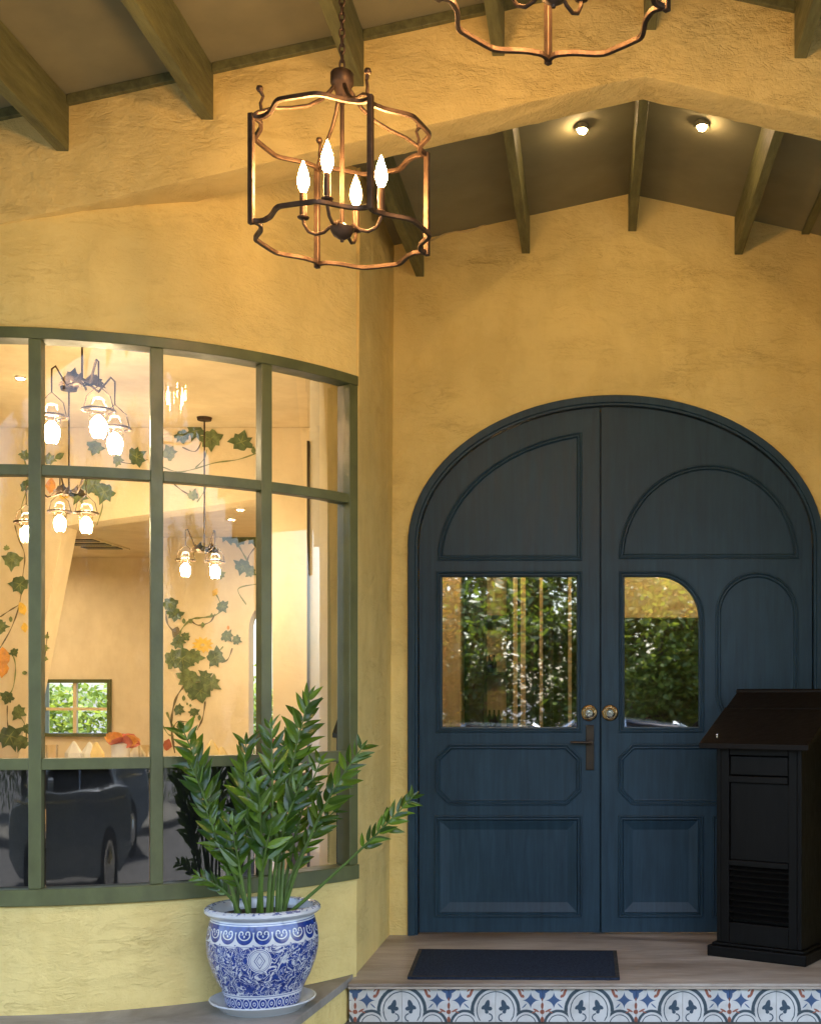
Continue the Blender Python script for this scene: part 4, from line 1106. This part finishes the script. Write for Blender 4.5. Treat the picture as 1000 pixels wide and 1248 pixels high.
# jar chandeliers -----------------------------------------------------
def jar(t, loc, sc, k):
    x, y, z = loc
    g = MB(); g.lathe([(.010*sc,.085*sc),(.022*sc,.082*sc),(.030*sc,.070*sc),(.034*sc,.05*sc),(.044*sc,.04*sc),(.040*sc,.030*sc),(.036*sc,.0),(.035*sc,-.06*sc),(.028*sc,-.082*sc),(0,-.088*sc)], loc, 'z', 20)
    j = g.build('jar', M['jar'], t, smooth=True)
    g = MB(); pts = [(x+.064*sc*math.cos(2*PI*i/18), y+.064*sc*math.sin(2*PI*i/18), z+.030*sc) for i in range(20)]; g.tube(pts, .006*sc, 6)
    g.tube([(x-.064*sc,y,z+.03*sc),(x-.05*sc,y,z+.09*sc),(x,y,z+.135*sc),(x+.05*sc,y,z+.09*sc),(x+.064*sc,y,z+.03*sc)], .0025*sc, 5)
    g.build('jar_ring', M['bronze'], j, smooth=True)
    g = MB(); g.lathe([(.008*sc,.01*sc),(.018*sc,-.0),(.031*sc,-.018*sc),(.034*sc,-.040*sc),(.027*sc,-.062*sc),(0,-.074*sc)], loc, 'z', 14); g.build('bulb', M['flame_in'], j, smooth=True)
def jar_chandelier(Y, hub_px, ztop, lamps, sc, label):
    h = P(hub_px[0], hub_px[1], Y)
    t = thing('jar_chandelier', (h.x, h.y, h.z), label, 'chandelier', 'jar lamp chandeliers in the dining room')
    g = MB(); g.tube([h, (h.x, h.y, ztop)], .005, 6); g.lathe([(.05,0),(.045,-.02),(0,-.025)], (h.x, h.y, ztop), 'z', 16); g.build('stem', M['bronze'], t, smooth=True)
    g = MB()
    for i in range(9):
        a = i*2.4; r = .05*sc; c = h+Vector((math.cos(a)*r, math.sin(a)*r, .01*math.sin(i*3)))
        pts = []
        for (u, v_) in IVY: pts.append(c+Vector((u*.05*sc*math.cos(a)-v_*.02*sc*math.sin(a), u*.05*sc*math.sin(a)+v_*.03*sc*math.cos(a), v_*.03*sc+abs(u)*-.02*sc)))
        n_ = len(pts); g.add(pts+[c], [(n_, j, (j+1) % n_) for j in range(n_)])
    g.build('leaf_cluster', M['bronze'], t, norm=False)
    for (px, py, dy) in lamps:
        q = P(px, py, Y+dy); top_ = q+Vector((0,0,.135*sc)); hk = top_+Vector((0,0,.10*sc))
        m1 = (h+hk)/2+Vector((0,0,-.05*sc))
        g = MB(); g.tube([h, m1, hk+(m1-hk)*.25+Vector((0,0,.03*sc)), hk, top_], [.007*sc,.006*sc,.005*sc,.004*sc,.003*sc], 6); g.build('arm', M['bronze'], t, smooth=True)
        jar(t, q, sc, 0)
    return t
jar_chandelier(6.15, (100,462), ZH-.001, [(63,516,-.05),(120,509,-.22),(140,530,.10)], 1.15, 'three-jar lamp chandelier nearest the bay window, high in the left panes')
jar_chandelier(7.4, (84,598), ZH-.001, [(32,643,0),(73,630,.05),(105,632,-.1)], 1.05, 'lower three-jar chandelier in the middle pane row, in front of the painted ivy')
jar_chandelier(8.2, (249,668), ZH-.001, [(226,688,0),(262,690,-.15)], .98, 'small two-jar chandelier hanging before the flower vine, in the third pane column')
for (px, py, Y, zc, lab) in ((25,461,7.6,ZH,'round lit downlight in the high dining room ceiling, left edge'), (282,613,0,ZLo,'lit downlight in the low dining room ceiling, left of a close pair'), (293,621,0,ZLo,'lit downlight in the low dining room ceiling, right of a close pair')):
    Y = F*(zc-.01-CZ)/(850-py); q = P(px, py, Y)
    if Y < 8.8 and zc == ZLo: q = P(px, 633+(8 if px > 285 else 0), F*(zc-.01-CZ)/(850-633-(8 if px > 285 else 0)))
    t = thing('ceiling_spot', q, lab, 'light', 'downlights in the dining room ceiling')
    g = MB(); g.lathe([(.030,.010),(.030,-.002),(.024,-.004),(.022,.004)], q, 'z', 18); g.build('trim_ring', M['white_in'], t)
    g = MB(); g.lathe([(0,0.001),(.0215,.003)], q, 'z', 18); g.build('lens', M['spot_in'], t)
for (x, y, side_) in ((-4.55,10.2,'left one behind the slanting opening'),(-2.4,9.5,'right one behind the mural wall'),(-5.4,11.0,'one nearest the far left corner')):  # hidden downlights, added only to brighten the room
    zc = ZH if y < 8.5 else ZLo; q = Vector((x, y, zc-.012))
    t = thing('ceiling_spot', q, 'unseen downlight added to light the low part of the dining room, '+side_, 'light', 'downlights in the dining room ceiling')
    g = MB(); g.lathe([(.055,.010),(.055,-.002),(.042,-.004),(.040,.004)], q, 'z', 18); g.build('trim_ring', M['white_in'], t)
    g = MB(); g.lathe([(0,0.001),(.039,.003)], q, 'z', 18); g.build('lens', M['spot_in'], t)

# dining tables with folded napkins, glasses and flowers ---------------
def dining_table(x, y, zt, label, w_=1.0, d_=.8):
    t = thing('dining_table', (x, y, 0), label, 'table', 'dining tables behind the bay window')
    g = MB(); g.box(x-w_/2, x+w_/2, y-d_/2, y+d_/2, zt-.03, zt); g.build('tabletop', M['wood_dark'], t, bevel=.004)
    g = MB(); g.box(x-w_/2-.004, x+w_/2+.004, y-d_/2-.004, y+d_/2+.004, zt+.0005, zt+.004); g.build('tablecloth', M['cloth'], t)
    for sx in (-1, 1):
        for sy in (-1, 1):
            g = MB(); g.box(x+sx*(w_/2-.06)-.025, x+sx*(w_/2-.06)+.025, y+sy*(d_/2-.06)-.025, y+sy*(d_/2-.06)+.025, 0, zt-.031); g.build('leg', M['wood_dark'], t)
def napkin(q, h, mat, lab, grp='folded napkins on the dining tables'):
    g = MB(); n = 10; vs = [Vector((q[0], q[1], q[2]+h))]
    for i in range(n):
        a = 2*PI*i/n; r = h*.36*(1 if i % 2 else .72); vs.append(Vector((q[0]+r*math.cos(a), q[1]+r*.6*math.sin(a), q[2]+.001)))
        a += PI/n
    for i in range(n):
        a = 2*PI*i/n; r = h*.34*(1 if i % 2 else .8); vs.append(Vector((q[0]+r*math.cos(a), q[1]+r*.6*math.sin(a), q[2]+h*.5)))
    fs = []
    for i in range(n):
        j = (i+1) % n; fs += [(1+i, 1+j, 11+j, 11+i), (11+i, 11+j, 0)]
    g.add(vs, fs); tag(g.build('napkin', mat, smooth=False, bevel=.006), lab, 'napkin', grp)
ZTB = .80
dining_table(-3.35, 7.55, ZTB, 'dining table seen through the second pane column, set with white napkins and an orange flower', 1.5)
dining_table(-2.15, 7.45, ZTB, 'dining table behind the potted plant, set with a yellow napkin', 1.0)
for (px, h, mat, lab) in ((90, .175, M['cloth'], 'tall white folded napkin left of the smaller one, on the far table'), (109, .17, M['cloth'], 'slim white folded napkin between two others on the far table'), (117, .17, M['napkin_y'], 'yellow folded napkin beside the slim white one'), (168, .16, M['cloth'], 'short white napkin right of the orange flower')):
    Y = 7.55; napkin(((px-720)/F*Y, Y, ZTB+.0045), h, mat, lab, None)
for (px, h, lab) in ((258, .19, 'yellow napkin fan on the table behind the plant, left one'), (270, .15, 'yellow napkin fan on the table behind the plant, right one')):
    Y = 7.35; napkin(((px-720)/F*Y, Y, ZTB+.0045), h, M['napkin_y'], lab, None)
def tumbler(px, Y, h, lab):
    q = ((px-720)/F*Y, Y, ZTB+.0045); g = MB(); g.lathe([(0,0.001),(.03,.001),(.034,.01),(.038,h),(.036,h),(.032,.012),(0,.012)], q, 'z', 16); tag(g.build('drinking_glass', M['jar'], smooth=True), lab, 'glass')
tumbler(176, 7.5, .14, 'clear drinking glass near the second mullion on the far table'); tumbler(63, 7.5, .14, 'clear drinking glass at the left end of the far table')
def flower(px, py, Y, r, mats, lab):
    c = P(px, py, Y); t = thing('table_flower', (c.x, c.y, c.z), lab, 'flower')
    for i in range(12):
        a = 2*PI*i/12*2.6; e = .35+.55*((i % 4)/3)
        d = Vector((math.cos(a)*math.cos(e), math.sin(a)*math.cos(e)*.6, math.sin(e)*.7)).normalized(); sd_ = d.cross(Vector((0,-1,.2))).normalized()
        g = MB(); vs = []
        for j in range(5):
            tt = j/4; wd = r*.33*math.sin(PI*(.12+.8*tt)); p = c+d*r*tt+Vector((0,0,-.25*r*tt*tt))
            vs += [p-sd_*wd, p+Vector((0,.01,-.01)), p+sd_*wd]
        g.add(vs, [(3*j+k, 3*j+k+1, 3*j+k+4, 3*j+k+3) for j in range(4) for k in range(2)]); g.build('petal', mats[i % len(mats)], t, smooth=True, norm=False)
    g = MB(); g.lathe([(0,-.001),(.05,0),(.055,c.z-ZTB-.012 if c.z-ZTB > .02 else .01),(0,c.z-ZTB)], (c.x, c.y, ZTB+.006), 'z', 14); g.build('bowl', M['white_in'], t, smooth=True)
flower(147, 906, 7.4, .12, [M['petal_red'], M['petal_orange']], 'coral and orange flower on the table, in the pane left of the second mullion')
flower(322, 905, 7.2, .07, [M['petal_red'], M['vine_r']], 'small red flower on the table behind the plant')
g = MB(); g.box(-3.75,-3.35,7.30,7.50,ZTB+.0045,ZTB+.045); tag(g.build('menu_stack', M['dark_panel'], bevel=.003), 'dark flat menus lying below the white napkins', 'menu')
def chair(x, y, rz, lab):
    t = thing('dining_chair', (x, y, 0), lab, 'chair', 'dark dining chairs', 0)
    def o(name, b_):
        g = MB(); g.box(*b_); q = g.build(name, M['wood_dark'], None, bevel=.01); q.parent = t
    o('seat', (-.21,.21,-.2,.2,.42,.46)); o('backrest', (-.2,.2,.17,.2,.62,.86))
    for sx in (-1,1):
        o('leg', (sx*.18-.02,sx*.18+.02,-.18,-.14,0,.42)); o('leg', (sx*.18-.02,sx*.18+.02,.161,.199,0,.86))
    t.rotation_euler = (0,0,rz)
chair(-3.75, 6.9, PI, 'dark dining chair just above the lowest pane row at left')
chair(-2.95, 6.95, PI, 'dark dining chair beside the coral flower')

# ------------------------------------------------------------------ entrance hall behind the doors
g = MB(); g.box(-1.049, 5.3, 6.66, 10.2, -.3, -.002); rm('hall_floor', g, M['floor'], None)
g = MB(); g.box(-1.049, 5.3, 6.645, 10.3, 3.2, 3.3); rm('hall_ceiling', g, M['cream'], None)
g = MB(); g.box(-1.049, 5.3, 10.2, 10.35, -.002, 3.2); rm('hall_back_wall', g, M['wood_dark'], 'back wall of the entrance hall, coloured dark as shade behind the door reflections')  # dark colour put in as shade so the door reflections dominate
g = MB(); g.box(5.3, 5.45, 6.645, 10.35, -.3, 3.3); rm('hall_side_wall', g, M['cream'], 'dim cream right wall of the entrance hall')
def postat(px0, px1, Y, z0, z1, mat, lab, cat='post', dep=.12, name='hall_post'):
    g = MB(); g.box((px0-720)/F*Y, (px1-720)/F*Y, Y, Y+dep, z0, z1); return tag(g.build(name, mat, bevel=.004), lab, cat)
postat(524, 560, 7.35, 0, 3.19, M['wood_pale'], 'pale timber post just behind the left edge of the left door glass')
def shelf():
    t = thing('bottle_shelf', (-.68, 7.9, 0), 'narrow lit cream shelving niche with bottles, seen through the left door glass', 'shelf')
    x0, x1 = (590-720)/F*7.9, (617-720)/F*7.9
    g = MB(); g.box(x0, x1, 8.1, 8.14, .9, 3.0); g.build('back', M['wood_pale'], t)
    for z in (1.02, 1.38, 1.75):
        g = MB(); g.box(x0, x1, 8.02, 8.099, z, z+.018); sh = g.build('shelf_board', M['wood_dark'], t)
    g = MB(); g.box(x0-.10, x0-.001, 7.88, 8.14, 0, 3.0); g.build('side', M['wood_dark'], t)
    g = MB(); g.box(x1+.001, x1+.05, 7.88, 8.14, 0, 3.0); g.build('side', M['wood_dark'], t)
    for k in range(5):
        z = 1.04 if k < 3 else 1.40
        g = MB(); g.lathe([(0,0),(.015,0),(.016,.06),(.006,.085),(.006,.11),(0,.11)], (x0+.02+.022*(k % 3)*1.4, 8.05, z+.001), 'z', 10)
        tag(g.build('bottle', M['darkbronze'], smooth=True), 'small dark bottle on the narrow niche shelf behind the left door glass', 'bottle', 'bottles on the niche shelf')
shelf()
scr = thing('slatted_screen', (-.5, 7.3, 0), 'screen of upright timber slats behind the left door glass', 'screen')
for k, (a, b_, m_) in enumerate(((625,630,'wood_pale'),(634,640,'wood_pale'),(646,651,'wood_dark'),(657,661,'wood_pale'),(669,674,'wood_dark'),(680,684,'wood_dark'),(692,696,'wood_pale'))):
    g = MB(); g.box((a-720)/F*7.3, (b_-720)/F*7.3, 7.3, 7.34, .0, 2.9); g.build('slat', M[m_], scr)
g = MB(); g.box((620-720)/F*7.3, (700-720)/F*7.3, 7.345, 7.38, 1.02, 1.05); g.build('crossbar', M['wood_dark'], scr)
g = MB(); g.box(.0, 1.4, 8.2, 8.3, 0, 3.15); tag(g.build('hall_partition', M['wood_dark']), 'dark timber partition behind the arched door glass', 'partition')
g = MB(); g.box(-.95, -.02, 7.75, 7.85, 0, .98); tag(g.build('hall_counter', M['wood_pale']), 'low pale timber counter across the entrance hall', 'counter')
g = MB(); g.box(.16, 1.0, 7.5, 7.6, 1.72, 2.2); tag(g.build('hall_pelmet', M['wood_pale']), 'pale timber board above the hall, seen in the arched door glass', 'pelmet')
# globes added out of sight to give the hall a warm glow
for (x, y, lab) in ((-.42, 6.98, 'unseen glowing globe added to light the entrance hall, left one'), (.75, 6.95, 'unseen glowing globe added to light the entrance hall, right one')):
    t = thing('hall_fill_globe', (x, y, 2.75), lab, 'pendant')
    g = MB(); g.tube([(x,y,2.8),(x,y,3.2)], .006, 6); g.build('cord', M['rubber'], t)
    g = MB(); g.lathe([(0,-.08),(.05,-.062),(.08,0),(.05,.062),(0,.08)], (x,y,2.73), 'z', 18); g.build('globe', emit('hall_fill_glow', (1,.74,.44), 26), t, smooth=True)

# ------------------------------------------------------------------ building mass that closes the roof behind
g = MB(); g.box(-7.0, -4.0, 4.95, 5.5, -.6, 3.6); tag(g.build('street_wall', M['plaster']), 'yellow plaster street wall left of the bay, outside the frame', 'wall')
g = MB(); g.box(-7.2, 6.0, 6.95, 12.4, 3.42, 3.9); g.box(-7.2,-1.5, 4.95, 6.94, 3.42, 3.9); tag(g.build('main_roof', M['board']), 'flat main roof of the restaurant behind the porch', 'roof')

# ------------------------------------------------------------------ street side: trees, hedge, car (seen mirrored in the glass)
def tree(x, y, h, cr, mat, lab, seed, n=9000, lean=0):
    n = 24000 if abs(x) < 6 else 9000
    rnd = random.Random(seed); t = thing('tree', (x, y, -.5), lab, 'tree', 'street trees opposite the porch')
    g = MB(); pts = [(x, y, -.6), (x+lean*.2, y, .8), (x+lean*.6, y+.1, h*.45), (x+lean, y+.1, h*.75)]
    g.tube(pts, [.22,.17,.13,.05], 9)
    cl = []
    for i in range(44):
        a = rnd.uniform(0, 2*PI); e = rnd.uniform(-1.1, 1.2); rr = cr*rnd.uniform(.45, 1)
        c = Vector((x+lean+rr*math.cos(a)*math.cos(e), y+rr*math.sin(a)*math.cos(e), h*.52+rr*math.sin(e)*1.05)); cl.append((c, rnd.uniform(.5, 1.05)))
        s0 = Vector(pts[2]).lerp(Vector(pts[3]), rnd.random()); g.tube([s0, (s0+c)/2+Vector((0,0,.2)), c], [.05,.035,.012], 5)
    g.build('trunk', M['bark'], t, smooth=True)
    g = MB()
    for i in range(n):
        c, r = rnd.choice(cl); d = Vector((rnd.gauss(0,1), rnd.gauss(0,1), rnd.gauss(0,1))).normalized()*r*rnd.random()**.45
        p = c+d; s_ = rnd.uniform(.045, .10)
        u = Vector((rnd.gauss(0,1), rnd.gauss(0,1), rnd.gauss(0,.5))).normalized(); v_ = u.cross(Vector((rnd.gauss(0,1), rnd.gauss(0,1), rnd.gauss(0,1)))).normalized()
        g.v += [tuple(p-u*s_), tuple(p+v_*s_*.45), tuple(p+u*s_), tuple(p-v_*s_*.45)]; k = len(g.v); g.f.append((k-4,k-3,k-2,k-1))
    me = bpy.data.meshes.new('crown'); me.from_pydata(g.v, [], g.f); me.materials.append(mat)
    o = bpy.data.objects.new('crown', me); COL.objects.link(o); setpar(o, t)
T = [(-5.2,-9.2,4.6,2.2,'treeleaf'),(-1.9,-10.2,5.0,2.4,'treeleaf2'),(1.0,-8.8,4.3,2.0,'treeleaf'),(4.4,-10.4,5.2,2.5,'treeleaf2'),(-9.6,-10.2,5.0,2.5,'treeleaf2'),(9.6,-9.2,4.6,2.4,'treeleaf'),(-13.6,-9.0,4.8,2.4,'treeleaf'),(13.8,-10.5,5.0,2.4,'treeleaf2')]
labs = ['bushy street tree mirrored in the left door glass', 'tall dark street tree mirrored between the two door panes', 'shorter pale street tree mirrored in the arched door glass', 'tall dark street tree to the right across the road', 'dark street tree left across the road', 'pale street tree far right across the road', 'pale street tree at the far left across the road', 'dark street tree at the far right end across the road']
for i, (x, y, h, cr, m_) in enumerate(T): tree(x, y, h, cr, M[m_], labs[i], 11+i, lean=random.uniform(-.5,.5))
rnd = random.Random(5); g = MB()
for i in range(16000):
    p = Vector((rnd.uniform(-16,16), rnd.gauss(-9.0,.35), -.4+1.9*rnd.random()**.8+.25*math.sin(i)))
    s_ = rnd.uniform(.05,.11); u = Vector((rnd.gauss(0,1), rnd.gauss(0,1), rnd.gauss(0,.7))).normalized(); v_ = u.cross(Vector((rnd.gauss(0,1), rnd.gauss(0,1), rnd.gauss(0,1)))).normalized()
    g.v += [tuple(p-u*s_), tuple(p+v_*s_*.5), tuple(p+u*s_), tuple(p-v_*s_*.5)]; k = len(g.v); g.f.append((k-4,k-3,k-2,k-1))
me = bpy.data.meshes.new('hedge'); me.from_pydata(g.v, [], g.f); me.materials.append(M['treeleaf2']); o = bpy.data.objects.new('hedge', me); COL.objects.link(o)
tag(o, 'long loose hedge under the trees across the road', 'hedge', kind='stuff')
# shrub outside the back windows
g = MB()
for i in range(16000):
    p = Vector((rnd.uniform(-13,-1), rnd.gauss(24,.6), -.5+1.9*rnd.random()**1.3+.5*math.sin(i*.01)*rnd.random()))
    s_ = rnd.uniform(.05,.12); u = Vector((rnd.gauss(0,1), rnd.gauss(0,1), rnd.gauss(0,.7))).normalized(); v_ = u.cross(Vector((rnd.gauss(0,1), rnd.gauss(0,1), rnd.gauss(0,1)))).normalized()
    g.v += [tuple(p-u*s_), tuple(p+v_*s_*.5), tuple(p+u*s_), tuple(p-v_*s_*.5)]; k = len(g.v); g.f.append((k-4,k-3,k-2,k-1))
me = bpy.data.meshes.new('garden_hedge'); me.from_pydata(g.v, [], g.f); me.materials.append(M['treeleaf']); o = bpy.data.objects.new('garden_hedge', me); COL.objects.link(o)
tag(o, 'sunlit garden hedge beyond the back windows', 'hedge', kind='stuff')

def car(x, y, lab):
    t = thing('parked_car', (x, y, -.5), lab, 'car'); z0 = -.5
    side = [(-2.2,.42),(-2.22,.62),(-2.15,.80),(-1.55,.92),(-.95,.98),(-.35,1.40),(.35,1.46),(1.0,1.40),(1.65,1.06),(2.1,1.00),(2.2,.80),(2.2,.42),(1.8,.26),(-1.8,.26)]
    def ring_(pts, yy, inset_=0): return [(x+a, y+yy, z0+b) for a, b in pts]
    g = MB(); secs = [(-.86,.0),(-.80,.0)]
    low = [(-2.2,.42),(-2.22,.62),(-2.15,.80),(-1.55,.92),(-.95,.97),(0,.97),(1.0,.98),(1.65,1.02),(2.1,.98),(2.2,.80),(2.2,.42),(1.8,.26),(-1.8,.26)]
    g.shape([[(x+a, z0+b) for a, b in low]], y-.88, y+.88); g.build('body', M['carpaint'], t, bevel=.06, seg=4, smooth=True)
    A = [(-1.0,.965),(-.38,1.38),(.35,1.43),(1.0,1.36),(1.66,.99)]
    g = MB(); vs = []
    for (a, b) in A:
        w2 = .80 if b < 1.1 else .62; vs += [(x+a, y-w2, z0+b), (x+a, y+w2, z0+b)]
    n = len(A); fs = [(2*i, 2*i+1, 2*i+3, 2*i+2) for i in range(n-1)]+[tuple(2*i for i in range(n)), tuple(2*i+1 for i in range(n))]+[(0, 2*n-2, 2*n-1, 1)]
    g.add(vs, fs); g.build('cabin_glass', M['carglass'], t, bevel=.03)
    g = MB(); g.add([(x-.40,y-.60,z0+1.39),(x-.40,y+.60,z0+1.39),(x+.35,y+.60,z0+1.445),(x+.35,y-.60,z0+1.445),(x+1.02,y+.58,z0+1.372),(x+1.02,y-.58,z0+1.372)], [(0,1,2,3),(3,2,4,5)]); rf = g.build('roof', M['carpaint'], t)
    s_ = rf.modifiers.new('s', 'SOLIDIFY'); s_.thickness = .03
    for sy in (-1, 1):
        g = MB()
        for (a0, a1) in (((-1.0,.97),(-.39,1.39)), ((.30,.97),(.30,1.42)), ((1.02,1.37),(1.68,1.0))):
            g.tube([(x+a0[0], y+sy*.80, z0+a0[1]), (x+a1[0], y+sy*.625, z0+a1[1])], .03, 6)
        g.build('pillar', M['carpaint'], t)
        g = MB(); g.box(x-2.0, x+2.0, y+sy*.885-.006, y+sy*.885+.006, z0+.88, z0+.90); g.build('trim', M['chrome'], t)
        for xx in (-1.35, 1.35):
            g = MB(); g.lathe([(.0,-.1),(.31,-.1),(.33,-.07),(.33,.07),(.31,.1),(0,.1)], (x+xx, y+sy*.80, z0+.33), 'y', 28); wh = g.build('wheel', M['rubber'], t, smooth=True)
            g = MB(); g.lathe([(.21,0),(.20,sy*.02),(.08,sy*.012),(.05,sy*.03),(0,sy*.03)], (x+xx, y+sy*.902, z0+.33), 'y', 20); g.build('rim', M['chrome'], wh, smooth=True)
        g = MB(); g.box(x-2.235, x-2.15, y+sy*.62-.16, y+sy*.62+.16, z0+.62, z0+.76); g.build('headlight', M['carlight'], t, bevel=.02)
        g = MB(); g.box(x-.75, x-.60, y+sy*.98-.09, y+sy*.98+.07, z0+.98, z0+1.10); g.build('wing_mirror', M['carpaint'], t, bevel=.03)
car(-1.75, -1.75, 'dark grey-blue saloon car parked at the kerb, mirrored in the low bay panes')
car(.15, -4.3, 'pale grey-blue saloon car parked across the road, its roof mirrored in the door glass')
